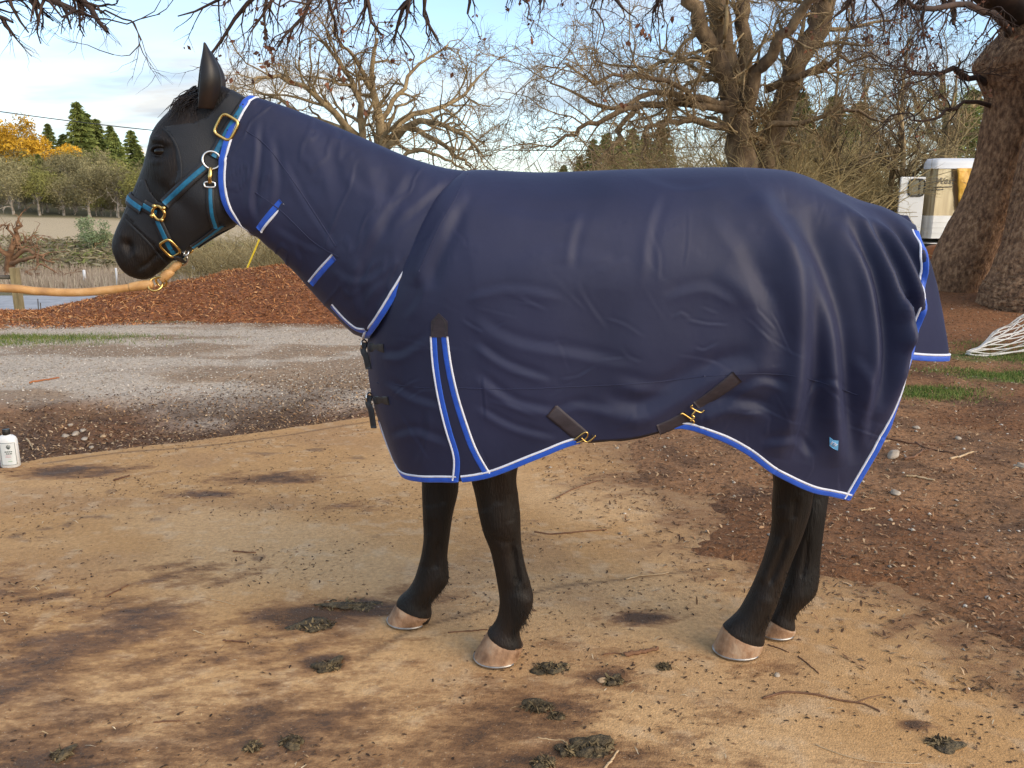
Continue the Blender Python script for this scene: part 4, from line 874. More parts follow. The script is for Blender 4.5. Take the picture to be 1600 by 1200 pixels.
def f_grav(n, r):
    x = r.uniform(-8, 1.8, 3*n); y = r.uniform(5.6, 11, 3*n); k = (sdpad(x, y) > .25) & (y+.22*x > 5.1+r.random(3*n)*1.2); return x[k][:n], y[k][:n]
def pebbles(name, n, fx, s0, s1, cols, rng, label, cat_):
    x, y = fx(n, rng); n = len(x); s = rng.uniform(s0, s1, n)*rng.uniform(.5, 1.2, n); z = pad_z(x, y)+s*.25
    o8 = np.array([[1, 0, 0], [0, 1, 0], [-1, 0, 0], [0, -1, 0], [0, 0, .65], [0, 0, -.65]]); V = o8[None]*s[:, None, None]*rng.uniform(.6, 1.35, (n, 6, 1)); a = rng.uniform(0, 6.3, n)
    c, s_ = np.cos(a)[:, None], np.sin(a)[:, None]; V = np.stack([V[..., 0]*c-V[..., 1]*s_, V[..., 0]*s_+V[..., 1]*c, V[..., 2]], -1)+np.stack([x, y, z], 1)[:, None]
    f = np.array([[0, 1, 4], [1, 2, 4], [2, 3, 4], [3, 0, 4], [1, 0, 5], [2, 1, 5], [3, 2, 5], [0, 3, 5]]); F = (f[None]+(np.arange(n)*6)[:, None, None]).reshape(-1, 3)
    col = np.array(cols)[rng.integers(0, len(cols), n)]*rng.uniform(.7, 1.2, (n, 1)); return tag(mesh(name, V.reshape(-1, 3), F, M['chip'], None, True, cols={'col': np.repeat(col, 6, 0)}), label, cat_, kind='stuff')
pebbles('gravel', 26000, f_grav, .004, .012, [(.42, .37, .31), (.55, .5, .43), (.3, .26, .21), (.34, .25, .17), (.62, .57, .5), (.5, .43, .34)], rng, 'loose grey gravel on the drive behind the horse\'s chest', 'gravel')
pebbles('grit', 2600, lambda n, r: f_right(n, r), .005, .014, [(.42, .36, .29), (.6, .53, .44), (.3, .22, .15)], rng, 'small pale stones mixed in the dirt right of the horse', 'grit')
# ================================================================== TREES, BRUSH, HILLSIDE
M['bark'] = mat('rough_bark', (.12, .062, .034), (.46, .275, .15), 13, .92, .035, 34, c3=(.27, .15, .08), stretch=(1.5, 1.5, .75), detail=10)
M['bark_far'] = mat('brown_bark', (.15, .105, .055), (.42, .31, .165), 3, .92, .02, 12, c3=(.28, .195, .10), detail=6)
M['oak_bark'] = mat('oak_bark', (.075, .05, .03), (.26, .18, .10), 4, .92, .03, 14, c3=(.15, .10, .056), detail=8, stretch=(1, 1, .5))
M['twig'] = mat('lichened_twigs', (.10, .072, .042), (.24, .185, .10), 1.6, .92, c3=(.17, .125, .068), detail=3)
M['twig_dark'] = mat('dark_twigs', (.030, .018, .013), (.085, .048, .030), 2.5, .9, c3=(.055, .030, .02), detail=3)
M['straw_twig'] = mat('thicket_twigs', (.22, .165, .07), (.52, .41, .20), 1.2, .92, c3=(.38, .29, .135), detail=4)
M['dead_leaf'] = mat('dead_leaves', (.07, .025, .014), (.21, .08, .035), 6, .85, c3=(.12, .045, .02))
def leafm(n, a, b): 
    m = mat(n, a, b, .9, .85, c3=tuple((x+y)/2 for x, y in zip(a, b)), detail=6, rnd=True, spec=.2); return m
M['fir'] = leafm('conifer_needles', (.085, .115, .032), (.25, .28, .075)); M['gold'] = leafm('sun_tinted_leaves', (.42, .22, .015), (.80, .48, .05)); M['olive'] = leafm('lichened_crown', (.13, .115, .055), (.31, .27, .14))  # golden foliage colour stands in for low sunlight on the ridge trees
M['ygreen'] = leafm('yellow_green_crown', (.14, .145, .04), (.34, .32, .10)); M['sage'] = leafm('sage_leaves', (.13, .17, .085), (.27, .32, .17)); M['trunk_pale'] = mat('pale_trunk', (.16, .13, .10), (.42, .37, .31), 2, .9)
def spawn(Pt, Rd, n, tr, ang, length, K, rng, bias=(0, 0, 0), wig=.3, rs=.6, rmin=.002, taper=.25, lenw=True):
    N_, k, _ = Pt.shape
    L = np.linalg.norm(np.diff(Pt, axis=1), axis=2).sum(1); w_ = L/L.sum() if lenw else None
    pi = rng.choice(N_, n, p=w_); t = rng.uniform(tr[0], tr[1], n)*(k-1.001); i = t.astype(int); f = (t-i)[:, None]
    p0 = Pt[pi, i]*(1-f)+Pt[pi, i+1]*f; tan = nrm(Pt[pi, i+1]-Pt[pi, i]); r0 = (Rd[pi, i]*(1-f[:, 0])+Rd[pi, i+1]*f[:, 0])*rs
    rv = rng.normal(0, 1, (n, 3)); pe = nrm(rv-(rv*tan).sum(1, keepdims=True)*tan); a = rng.normal(ang, ang*.3, n)[:, None]
    d = nrm(np.cos(a)*tan+np.sin(a)*pe+np.array(bias)); st = (length*rng.uniform(.45, 1.3, n)/(K-1))[:, None]
    out = [p0]; b = np.array(bias)
    for _ in range(K-1):
        d = nrm(d+rng.normal(0, wig, (n, 3))+b*.18); out.append(out[-1]+d*st)
    r0 = np.maximum(r0, rmin)[:, None]; return np.stack(out, 1), r0*np.linspace(1, taper, K)[None]
def limbs(defs, K, rng, wob=.02):               # main limbs drawn as pixel lines at a distance; (pixels, distance start, end, r0, r1)
    Ps, Rs = [], []
    for pl, y0, y1, r0, r1 in defs:
        pl = crom(pl, K); Y = np.linspace(y0, y1, K); p = P(pl[:, 0], pl[:, 1], Y); p[1:-1] += rng.normal(0, wob, (K-2, 3)); Ps.append(p); Rs.append(np.linspace(r0, r1, K))
    return np.array(Ps), np.array(Rs)
def leaves_at(pts, s, rng, droop=1.):
    n = len(pts); d = nrm(rng.normal(0, 1, (n, 3))-np.array([0, 0, droop])); q = nrm(np.cross(d, rng.normal(0, 1, (n, 3)))); L = s*rng.uniform(.5, 1.3, n)[:, None]
    V = np.stack([pts, pts+d*L*.5+q*L*.3, pts+d*L, pts+d*L*.5-q*L*.3], 1).reshape(-1, 3); return V, np.arange(n*4).reshape(-1, 4)
def treeobj(name, label, cat_, group=None, loc=None):
    o = empty(name); tag(o, label, cat_, group); return o
ORD = ['first', 'second', 'third', 'fourth', 'fifth', 'sixth', 'seventh', 'eighth', 'ninth', 'tenth', 'eleventh', 'twelfth', 'thirteenth', 'fourteenth', 'fifteenth', 'sixteenth', 'seventeenth', 'eighteenth', 'nineteenth', 'twentieth']
def name_rows(objs, what, rows):               # label by row (near to far), then counted from the left
    objs = sorted(objs, key=lambda o: o.location.y); n = len(objs); per = -(-n//len(rows))
    for r_i, rn in enumerate(rows):
        row = sorted(objs[r_i*per:(r_i+1)*per], key=lambda o: o.location.x/o.location.y)
        for q_i, o in enumerate(row): o['label'] = f'{what}, {rn}{ORD[q_i]} from the left'
rg = np.random.default_rng(11)
# ---- bare oak behind the horse's neck
t = treeobj('bare_oak', 'bare spreading oak behind the horse\'s neck and withers', 'tree')
LD = [([(600, 330), (597, 262), (592, 190), (585, 130), (590, 60)], 27, 27, .24, .05), ([(560, 330), (565, 215), (560, 150), (535, 110), (500, 60)], 27, 26, .15, .04), ([(560, 215), (525, 180), (480, 142), (430, 120), (395, 130)], 27, 24, .13, .03),
      ([(570, 225), (520, 195), (470, 180), (425, 150), (400, 165)], 27, 28.5, .11, .03), ([(597, 240), (640, 180), (700, 165), (740, 130), (765, 105)], 27, 29, .12, .02), ([(600, 235), (650, 195), (690, 195), (730, 215), (755, 245)], 27, 25, .13, .03),
      ([(592, 190), (620, 150), (650, 110), (700, 70)], 27, 28, .10, .03), ([(640, 200), (690, 225), (720, 250), (735, 262)], 27, 26, .10, .03), ([(580, 140), (550, 90), (520, 50)], 27, 25.5, .09, .03), ([(615, 250), (660, 235), (700, 250), (725, 262)], 27, 28, .08, .03)]
L0 = limbs(LD, 12, rg, .05); L1 = spawn(*L0, 120, (.25, 1), .8, 2.0, 7, rg, (0, 0, .1), .34, .55, .02); L2 = spawn(*L1, 750, (.15, 1), .8, .95, 5, rg, (0, 0, .05), .36, .6, .011); L3 = spawn(*L2, 4200, (.15, 1), .75, .5, 4, rg, (0, 0, 0), .34, .6, .0065)
mesh('trunk', *tubes(*L0, 8), M['bark_far'], t); V, F = cat([tubes(*L1, 5), tubes(*L2, 4), tubes(*L3, 3)]); tag(mesh('crown', V, F, M['bark_far'], t), kind='stuff')
# ---- big many-stemmed oak behind the horse's back
t = treeobj('bare_oak', 'massive many-stemmed bare oak rising behind the horse\'s back', 'tree')
LD = [([(1165, 330), (1160, 250), (1150, 170), (1128, 80), (1122, -40)], 18, 18, .36, .20), ([(1145, 130), (1115, 80), (1085, 20), (1065, -40)], 18, 17, .19, .13), ([(1160, 170), (1165, 90), (1160, 0), (1158, -60)], 18, 18.4, .18, .12), ([(1160, 180), (1185, 110), (1230, 50), (1290, -20)], 18, 16.5, .17, .08),
      ([(1190, 330), (1195, 240), (1230, 140), (1270, 50), (1310, -40)], 18.6, 18, .27, .22), ([(1150, 160), (1080, 150), (1020, 142), (960, 165), (900, 150), (860, 130)], 18, 15, .14, .02), ([(1150, 175), (1070, 160), (1000, 165), (970, 200), (960, 235), (925, 262)], 18, 15.5, .15, .03),
      ([(1000, 165), (950, 180), (900, 205), (860, 230)], 16.2, 15, .11, .03), ([(1140, 200), (1090, 190), (1040, 190), (1010, 205), (1005, 250)], 18, 16, .14, .03), ([(1155, 120), (1100, 100), (1050, 95), (1000, 110), (930, 95)], 18, 19, .13, .03), ([(1195, 140), (1250, 120), (1310, 90), (1370, 95)], 18, 17, .15, .03),
      ([(1100, 170), (1050, 130), (990, 120), (920, 125), (880, 100)], 17.6, 14.5, .10, .02), ([(1200, 200), (1260, 190), (1320, 170), (1390, 190)], 18, 17, .12, .03)]
L0 = limbs(LD, 14, rg, .04); L1 = spawn(*L0, 170, (.2, 1), .85, 1.7, 7, rg, (0, 0, -.02), .36, .26, .012); L2 = spawn(*L1, 1200, (.1, 1), .85, .8, 5, rg, (0, 0, -.05), .36, .55, .0065); L3 = spawn(*L2, 11000, (.1, 1), .8, .38, 4, rg, (0, 0, -.05), .36, .6, .0045)
mesh('trunk', *tubes(L0[0], L0[1]*np.array([1.]*5+[.62]*8)[:, None], 12), M['oak_bark'], t); V, F = cat([tubes(*L1, 5), tubes(*L2, 4), tubes(*L3, 3)]); tag(mesh('crown', V, F, M['bark_far'], t), kind='stuff')
# ---- thick-barked trunks at the right edge
def big_trunk(t, rows, Y, Ks=150, nth=130, depth=1.):
    K_ = crom(np.array(rows, float), Ks); Ls, Rs = P(K_[:, 0], K_[:, 1], np.full(Ks, Y)), P(K_[:, 2], K_[:, 3], np.full(Ks, Y)); C = (Ls+Rs)/2; A = (Rs-Ls)/2; B = np.zeros_like(A); B[:, 1] = np.linalg.norm(A, axis=1)*depth
    th = np.linspace(0, 2*np.pi, nth, endpoint=False); V = C[:, None]+A[:, None]*np.cos(th)[None, :, None]+B[:, None]*np.sin(th)[None, :, None]
    u = np.arange(Ks)[:, None]; r = 1+.12*(fbm(np.sin(th)[None]*1.6+3+np.cos(th)[None], u*.05, 3, 7)-.5); rid = np.abs(fbm(th[None]*14.3+.05*u, u*.34+np.cos(th)[None]*.3, 4, 9)-.5); r = r-.045*np.exp(-(rid/.05)**2)+.03*(fbm(th[None]*25.5, u*.8, 2, 13)-.5)
    V = C[:, None]+(V-C[:, None])*r[..., None]; return mesh('trunk', V, gridfaces(Ks, nth, closed_v=True), M['bark'], t)
t = treeobj('leaning_oak', 'thick leaning oak trunk with rough bark in front of the trailer', 'tree')
big_trunk(t, [(1462, 478, 1530, 490), (1455, 455, 1526, 466), (1454, 425, 1532, 438), (1464, 395, 1548, 405), (1483, 355, 1566, 365), (1506, 312, 1586, 322), (1524, 262, 1602, 272), (1536, 205, 1630, 210), (1545, 158, 1640, 160), (1538, 128, 1650, 125), (1530, 100, 1660, 95), (1548, 72, 1665, 70), (1572, 40, 1660, 40), (1580, -30, 1670, -30), (1600, -160, 1690, -160)], 12.6)
LD = [([(1575, 60), (1555, 25), (1500, 12), (1420, 10), (1330, -30)], 12.6, 8.5, .055, .02), ([(1600, 20), (1500, -60), (1250, -110), (950, -90), (600, -70), (380, -20)], 12.6, 6.2, .30, .05), ([(1540, 130), (1490, 110), (1440, 115), (1400, 105)], 12.6, 11.5, .05, .012), ([(1555, 160), (1500, 165), (1450, 190), (1420, 175)], 12.6, 12, .035, .01),
      ([(950, -90), (930, -20), (935, 40), (955, 90)], 7.4, 7.2, .013, .004), ([(840, -80), (820, 0), (835, 60)], 7.0, 6.9, .012, .004), ([(620, -70), (640, 0), (630, 60), (645, 110)], 6.3, 6.2, .012, .004), ([(560, -60), (545, 0), (548, 40)], 6.2, 6.2, .012, .004), ([(700, -75), (560, -20), (470, 0), (400, 15)], 6.5, 6.0, .014, .004), ([(1330, -40), (1380, 20), (1390, 70)], 9, 8.8, .016, .005), ([(1450, 0), (1440, 50), (1450, 110)], 9.5, 9.3, .014, .005)]
L0 = limbs(LD, 12, rg, .03); mesh('limb', *tubes(L0[0][:1], L0[1][:1], 8), M['twig_dark'], t)
for i in range(1, len(LD)): mesh('limb', *tubes(L0[0][i:i+1], L0[1][i:i+1], 8), M['twig_dark'], t)
hang = (L0[0][[0, 1, 4, 5, 6, 7, 8, 9, 10]], L0[1][[0, 1, 4, 5, 6, 7, 8, 9, 10]])
L1 = spawn(*hang, 95, (.15, 1), .8, .75, 7, rg, (0, 0, -.5), .22, .35, .0045); L2 = spawn(*L1, 620, (.15, 1), .6, .34, 6, rg, (0, 0, -.5), .24, .6, .0022); L3 = spawn(*L2, 1800, (.2, 1), .6, .14, 4, rg, (0, 0, -.35), .25, .7, .0016)
R1 = spawn(L0[0][[2, 3]], L0[1][[2, 3]], 24, (.2, 1), .7, .9, 7, rg, (0, 0, -.1), .3, .5, .012); R2 = spawn(*R1, 160, (.1, 1), .7, .5, 5, rg, (0, 0, -.15), .3, .6, .005)
V, F = cat([tubes(*L1, 4), tubes(*L2, 3), tubes(*L3, 3), tubes(*R1, 4), tubes(*R2, 3)]); tag(mesh('twigs', V, F, M['twig_dark'], t), kind='stuff')
ends = L2[0][:, -1]; ends = np.repeat(ends[rg.random(len(ends)) < .5], 3, 0); V, F = leaves_at(ends+rg.normal(0, .012, ends.shape), .05, rg); tag(mesh('dead_leaves', V, F, M['dead_leaf'], t), kind='stuff')
t = treeobj('oak_trunk', 'broad rough oak trunk cut off by the right edge of the photo', 'tree')
big_trunk(t, [(1556, 506, 1720, 520), (1540, 485, 1720, 500), (1544, 455, 1720, 470), (1560, 420, 1722, 430), (1578, 370, 1730, 380), (1590, 320, 1745, 320), (1606, 250, 1760, 250), (1640, 120, 1790, 120), (1680, -60, 1820, -60)], 11.2)
# ---- branch tips reaching in at the top left, from a tree standing left of the frame
t = treeobj('bare_tree', 'bare tree at the far left whose twig tips hang into the top left corner', 'tree')
LD = [([(-700, 620), (-640, 300), (-560, 0), (-480, -300)], 7, 7, .22, .12), ([(-560, 0), (-350, -90), (-100, -60), (60, -10), (110, 20)], 7, 6, .09, .010), ([(-500, -250), (-200, -190), (60, -70), (125, 0), (168, 50)], 7, 6, .08, .009), ([(-560, 0), (-300, 0), (-60, 10), (20, 35)], 7, 6.2, .07, .008), ([(60, -10), (110, 20), (180, 30), (250, 22)], 6, 5.9, .010, .003), ([(130, 2), (170, 20), (205, 30), (215, 72), (175, 85)], 6, 5.9, .009, .002)]
L0 = limbs(LD, 12, rg, .02); L1 = spawn(L0[0][1:], L0[1][1:], 60, (.35, 1), .6, .45, 6, rg, (.1, 0, -.1), .25, .55, .004); L2 = spawn(*L1, 260, (.2, 1), .6, .2, 5, rg, (0, 0, -.1), .25, .6, .002)
for i in range(len(LD)): mesh('trunk' if i == 0 else 'branch', *tubes(L0[0][i:i+1], L0[1][i:i+1], 8), M['twig_dark'], t)
V, F = cat([tubes(*L1, 4), tubes(*L2, 3)]); tag(mesh('twigs', V, F, M['twig_dark'], t), kind='stuff')
# ---- brushy thicket behind the horse's back: arching stems
def shrub_mesh(seed, n, h, spread):
    r = np.random.default_rng(seed); a = r.uniform(0, 6.283, n); b = np.stack([r.normal(0, spread*.35, n), r.normal(0, spread*.35, n), 0*a], 1)
    K_ = 7; d = nrm(np.stack([np.cos(a)*.45, np.sin(a)*.45, r.uniform(.7, 1.3, n)], 1)); st = (h*r.uniform(.5, 1.15, n)/(K_-1))[:, None]; out = [b]
    for k_ in range(K_-1): d = nrm(d+r.normal(0, .17, (n, 3))+np.array([0, 0, -.10*k_/K_])+.12*np.stack([np.cos(a), np.sin(a), 0*a], 1)); out.append(out[-1]+d*st)
    Pm = np.stack(out, 1); Rm = np.broadcast_to(np.linspace(.018, .005, K_), Pm.shape[:2]); Q = spawn(Pm, Rm, n*5, (.2, 1), .7, h*.28, 5, r, (0, 0, -.02), .3, .7, .0045); Q2 = spawn(*Q, n*12, (.1, 1), .7, h*.13, 4, r, (0, 0, -.03), .3, .8, .0035)
    return cat([tubes(Pm, Rm, 4), tubes(*Q, 3), tubes(*Q2, 3)]), (Pm, Rm)
protos = []
for sd_ in (1, 2, 3):
    (V, F), (Pm, Rm) = shrub_mesh(sd_, 62, 3.0, 1.3); me = mesh('stems', V, F, M['straw_twig']); me.data['x'] = 1; protos.append(me.data); bpy.data.objects.remove(me)
def place(datas, name, part, label, cat_, group, x, y, Y, sc_, rz, zb=None):
    p = P(x, y, Y); z = float(ground_z(np.array(p[0]), np.array(Y))) if zb is None else zb
    o = empty(name); o.location = (p[0], Y, z); o.rotation_euler = (0, 0, rz); o.scale = sc_ if hasattr(sc_, '__len__') else (sc_,)*3; tag(o, label, cat_, group)
    for pn, d, kd in part: 
        q = bpy.data.objects.new(pn, d); link(q, o)
        if kd: q['kind'] = kd
    return o
TH = [(860, 16.5, .55), (930, 20, .75), (1000, 17.5, .8), (1050, 22, 1.1), (1095, 16, .9), (1140, 20.5, 1.15), (1180, 15.5, .9), (1225, 18.5, 1.1), (1225, 16.8, 1.0), (1300, 21, 1.5), (1020, 26, 1.5), (1090, 25, 1.6), (1200, 25, 1.7), (1250, 18, .95), (1365, 21, 1.15), (1405, 24, 1.4), (1440, 21.5, 1.15), (1260, 27, 1.6), (1350, 29, 1.7), (1150, 27, 1.5), (1480, 27, 1.4)]
grp = []
for i, (x, Y, s_) in enumerate(TH):
    grp.append(place(None, 'thicket_shrub', [('stems', protos[i % 3], 'stuff')], 'tangled leafless tan shrub in the thicket behind the horse\'s back', 'shrub', 'shrubs of the thicket', x, 300, Y, (s_, s_, s_*rg.uniform(.9, 1.1)), rg.uniform(0, 6.28)))
name_rows(grp, 'tangled leafless tan shrub behind the horse\'s back', ['front row, ', 'middle row, ', 'back row, ']); grp = []
# low brush and bramble behind the throat (left of centre)
for i, (x, Y, s_) in enumerate([(330, 34, 1.5), (390, 36, 1.7), (440, 33, 1.6), (290, 40, 1.7), (480, 36, 1.6), (360, 42, 2.0), (420, 44, 2.0)]):
    grp.append(place(None, 'bramble_bush', [('stems', protos[(i+1) % 3], 'stuff')], 'tangled olive bramble bush beyond the mulch pile, below the horse\'s jaw', 'bush', 'brambles beyond the mulch pile', x, 380, Y, (s_, s_, s_*.62), rg.uniform(0, 6.28)))
name_rows(grp, 'olive bramble bush beyond the mulch below the jaw', ['front row, ', 'back row, ']); grp = []
# slim saplings standing in the thicket
for i, (x, x2, top, Y) in enumerate([(1388, 1420, 60, 19.5), (1412, 1408, 110, 19), (1300, 1312, 40, 20), (1462, 1500, 90, 26), (1345, 1352, 100, 24), (1225, 1218, 120, 22)]):
    o = treeobj('sapling', ['slim bare sapling nearest the horse\'s rump, leaning right', 'thin straight bare sapling just left of the trailer door', 'tall slim bare sapling right of the many-stemmed oak', 'bare forked young tree above the trailer roof', 'slim bare sapling in the middle of the thicket', 'thin bare sapling against the many-stemmed oak'][i], 'tree')
    L0 = limbs([([(x, 330), (x*.6+x2*.4, 240), (x2, top)], Y, Y, .085, .02)], 10, rg, .03); L1 = spawn(*L0, 34, (.2, 1), .75, 1.5, 6, rg, (0, 0, .12), .25, .5, .012); L2 = spawn(*L1, 240, (.1, 1), .7, .7, 5, rg, (0, 0, 0), .28, .6, .006); L3 = spawn(*L2, 900, (.1, 1), .7, .34, 4, rg, (0, 0, 0), .28, .7, .004)
    mesh('trunk', *tubes(*L0, 8), M['bark_far'], o); V, F = cat([tubes(*L1, 4), tubes(*L2, 3), tubes(*L3, 3)]); tag(mesh('crown', V, F, M['twig'], o), kind='stuff')
# ---- far trees: shared meshes
def clump_crown(seed, n, lobes, size, rx, rz, zc):
    r = np.random.default_rng(seed); c = nrm(r.normal(0, 1, (lobes, 3)))*np.array([rx, rx, rz])*r.uniform(.45, .9, (lobes, 1)); i = r.integers(0, lobes, n); p = c[i]+nrm(r.normal(0, 1, (n, 3)))*(r.random((n, 1))**.4)*rx*.42; p[:, 2] += zc
    a, b = nrm(r.normal(0, 1, (n, 3))), nrm(r.normal(0, 1, (n, 3))); s_ = size*r.uniform(.5, 1.4, (n, 1)); V = np.stack([p-a*s_*.5, p+b*s_*.28, p+a*s_*.5], 1).reshape(-1, 3); return V, np.arange(n*3).reshape(-1, 3)
def conifer(seed, n, h, r0):
    r = np.random.default_rng(seed); f = r.random(n)**.8; lay = np.floor(f*16)/16+r.normal(0, .008, n); a = r.integers(0, 9, n)*.698+lay*40+r.normal(0, .16, n); q = r.random(n)**.6
    rad = r0*(1-lay)**.85*q*(.75+.5*hash2(np.floor(f*16), r.integers(0, 9, n)*1., seed)); p = np.stack([np.cos(a)*rad, np.sin(a)*rad, h*(.10+.9*lay)-rad*.25+.1*h*q*0], 1)
    d = nrm(np.stack([np.cos(a), np.sin(a), -.35+0*a], 1)+r.normal(0, .35, (n, 3))); b = nrm(np.cross(d, r.normal(0, 1, (n, 3)))); s_ = (h*.055*r.uniform(.5, 1.4, n))[:, None]; V = np.stack([p-d*s_*.5, p+b*s_*.33, p+d*s_*.7], 1).reshape(-1, 3); return V, np.arange(n*3).reshape(-1, 3)
def data_of(name, V, F, m): o = mesh(name, V, F, m, smooth=False); d = o.data; bpy.data.objects.remove(o); return d
def stem(h, r0, seed):
    r = np.random.default_rng(seed); L0 = (np.cumsum(np.concatenate([[[0, 0, -.3]], np.stack([r.normal(0, .12, 7), r.normal(0, .12, 7), np.full(7, h/7)], 1)]), 0)[None], np.linspace(r0, r0*.3, 8)[None]); L1 = spawn(*L0, 16, (.3, 1), .8, h*.55, 6, r, (0, 0, .15), .25, .6, .03); L2 = spawn(*L1, 70, (.2, 1), .7, h*.3, 5, r, (0, 0, .05), .28, .6, .015); return cat([tubes(*L0, 6), tubes(*L1, 4), tubes(*L2, 3)])
oak_d = [(data_of('trunk', *stem(4.6, .26, 50+i), M['trunk_pale']), data_of('crown', *clump_crown(60+i, 3600, 26, .42, 3.4, 2.3, 4.6), M['ygreen' if i == 2 else 'olive'])) for i in range(3)]
sun_tint_d = [(data_of('trunk', *stem(5, .22, 70+i), M['trunk_pale']), data_of('crown', *clump_crown(80+i, 3200, 20, .5, 2.6, 3.2, 5.2), M['gold'])) for i in range(2)]
fir_d = [(data_of('trunk', *tube(np.array([[0, 0, -.3], [0, 0, 5], [0, 0, 10.8]]), [.25, .16, .03], 6), M['bark_far']), data_of('crown', *conifer(90+i, 5200, 11, 3.3+.4*i), M['fir'])) for i in range(3)]
sage_d = [(data_of('trunk', *stem(1.6, .07, 95), M['bark_far']), data_of('crown', *clump_crown(97, 2600, 16, .30, 1.5, 1.5, 1.7), M['sage']))]
def far_tree(dset, name, label, group, x, Y, s_, i):
    return place(None, name, [('trunk', dset[i % len(dset)][0], None), ('crown', dset[i % len(dset)][1], 'stuff')], label, 'tree', group, x, 330, Y, (s_, s_, s_*rg.uniform(.9, 1.15)), rg.uniform(0, 6.28))
k_ = 0
for x, Y, s_ in [(5, 113, .5), (40, 114, .45), (66, 113, .5), (92, 115, .42), (115, 114, .5), (150, 114, .45), (172, 115, .5), (198, 113, .42), (222, 115, .5), (246, 113, .45), (20, 124, .6), (110, 125, .6), (180, 126, .6), (20, 108, .8), (62, 110, .8), (140, 109, .85), (185, 110, .9), (225, 108, .9), (100, 111, .8), (30, 118, .95), (75, 116, .9), (118, 120, 1.0), (160, 116, 1.0), (205, 119, 1.0), (250, 116, .95), (10, 130, 1.1), (55, 132, 1.1), (98, 130, 1.05), (145, 134, 1.15), (190, 131, 1.1), (235, 134, 1.1), (285, 128, 1.1), (330, 132, 1.1), (30, 146, 1.1), (80, 148, 1.1), (125, 150, 1.1), (170, 148, 1.15), (215, 150, 1.1), (262, 150, 1.1), (380, 120, 1.0), (440, 130, 1.0), (500, 125, 1.0), (-30, 122, 1.1), (-60, 140, 1.1), (560, 140, .9), (-90, 118, 1.1), (640, 130, .7), (700, 150, .6)]:
    grp.append(far_tree(oak_d, 'hillside_oak', 'grey-olive leafless oak in the wood above the tan meadow', 'oaks of the hillside wood', x, Y, s_, k_)); k_ += 1
name_rows(grp, 'grey-olive oak above the tan meadow', ['front row, ', 'second row, ', 'third row, ', 'back row, ']); grp = []
for x, Y, s_ in [(100, 138, .75), (155, 136, .8), (185, 140, .85), (232, 138, .8), (130, 142, .8), (215, 141, .85), (70, 141, .7), (65, 160, .95), (112, 165, 1.1), (138, 160, 1.5), (164, 165, 1.25), (190, 162, 1.0), (216, 168, 1.3), (150, 172, 1.35), (225, 165, .8), (185, 182, 1.2), (250, 172, 1.0), (290, 178, 1.0), (90, 185, 1.1), (340, 180, 1.0)]:
    grp.append(far_tree(fir_d, 'conifer', 'dark green conifer on the ridge left of the horse\'s face', 'conifers on the left ridge', x, Y, s_, k_)); k_ += 1
name_rows(grp, 'green conifer on the left ridge', ['nearer row, ', 'farther row, ']); grp = []
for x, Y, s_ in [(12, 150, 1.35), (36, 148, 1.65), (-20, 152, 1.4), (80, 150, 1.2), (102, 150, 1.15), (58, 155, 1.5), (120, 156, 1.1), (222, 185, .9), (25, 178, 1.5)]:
    grp.append(far_tree(sun_tint_d, 'sun_tinted_tree', 'tree with golden sunlight put into its leaf colour on the ridge at the left edge', 'trees coloured as sunlit on the left ridge', x, Y, s_, k_)); k_ += 1
name_rows(grp, 'tree with golden sunlight put into its leaf colour on the left ridge', ['']); grp = []
for x, Y, s_ in [(880, 120, .62), (905, 112, .72), (925, 118, .85), (945, 110, .95), (965, 116, 1.05), (985, 112, 1.0), (1005, 118, 1.0), (1030, 112, 1.05), (1240, 60, .75), (1200, 66, .8), (1290, 62, .8), (1500, 58, .75), (1330, 70, .9)]:
    grp.append(far_tree(fir_d, 'conifer', 'dark conifer in the distance beyond the thicket behind the horse\'s back', 'conifers beyond the thicket', x, Y, s_, k_)); k_ += 1
name_rows(grp, 'distant conifer beyond the thicket', ['nearer row, ', 'farther row, ']); grp = []
o = far_tree(sage_d, 'young_tree', 'small pale sage-green tree in front of the tan meadow', None, 145, 72, 1.0, 0)
# green leafy tree over the trailer (mistletoe-laden)
t = treeobj('mistletoe_tree', 'bare tree with dark green mistletoe clumps above the trailer', 'tree')
L0 = limbs([([(1480, 330), (1475, 240), (1480, 180), (1470, 120)], 30, 30, .25, .05), ([(1478, 230), (1440, 180), (1425, 140)], 30, 29, .12, .03), ([(1480, 210), (1515, 170), (1540, 130)], 30, 31, .12, .03), ([(1476, 250), (1440, 240), (1410, 225)], 30, 29, .10, .03)], 9, rg, .06); L1 = spawn(*L0, 60, (.3, 1), .8, 1.6, 6, rg, (0, 0, .05), .3, .5, .02); L2 = spawn(*L1, 500, (.1, 1), .8, .8, 5, rg, (0, 0, 0), .3, .6, .009)
mesh('trunk', *tubes(*L0, 8), M['bark_far'], t); V, F = cat([tubes(*L1, 4), tubes(*L2, 3)]); tag(mesh('crown', V, F, M['bark_far'], t), kind='stuff')
cl = [clump_crown(300+i, 420, 5, .10, .38, .34, 0) for i in range(9)]; pos = [P(x, y, 29.6) for x, y in ((1440, 165), (1462, 140), (1490, 160), (1510, 150), (1472, 195), (1500, 195), (1448, 205), (1525, 175), (1430, 190))]
for (V, F), p in zip(cl, pos): tag(mesh('mistletoe', V+p, F, M['fir'], t, False), kind='stuff')
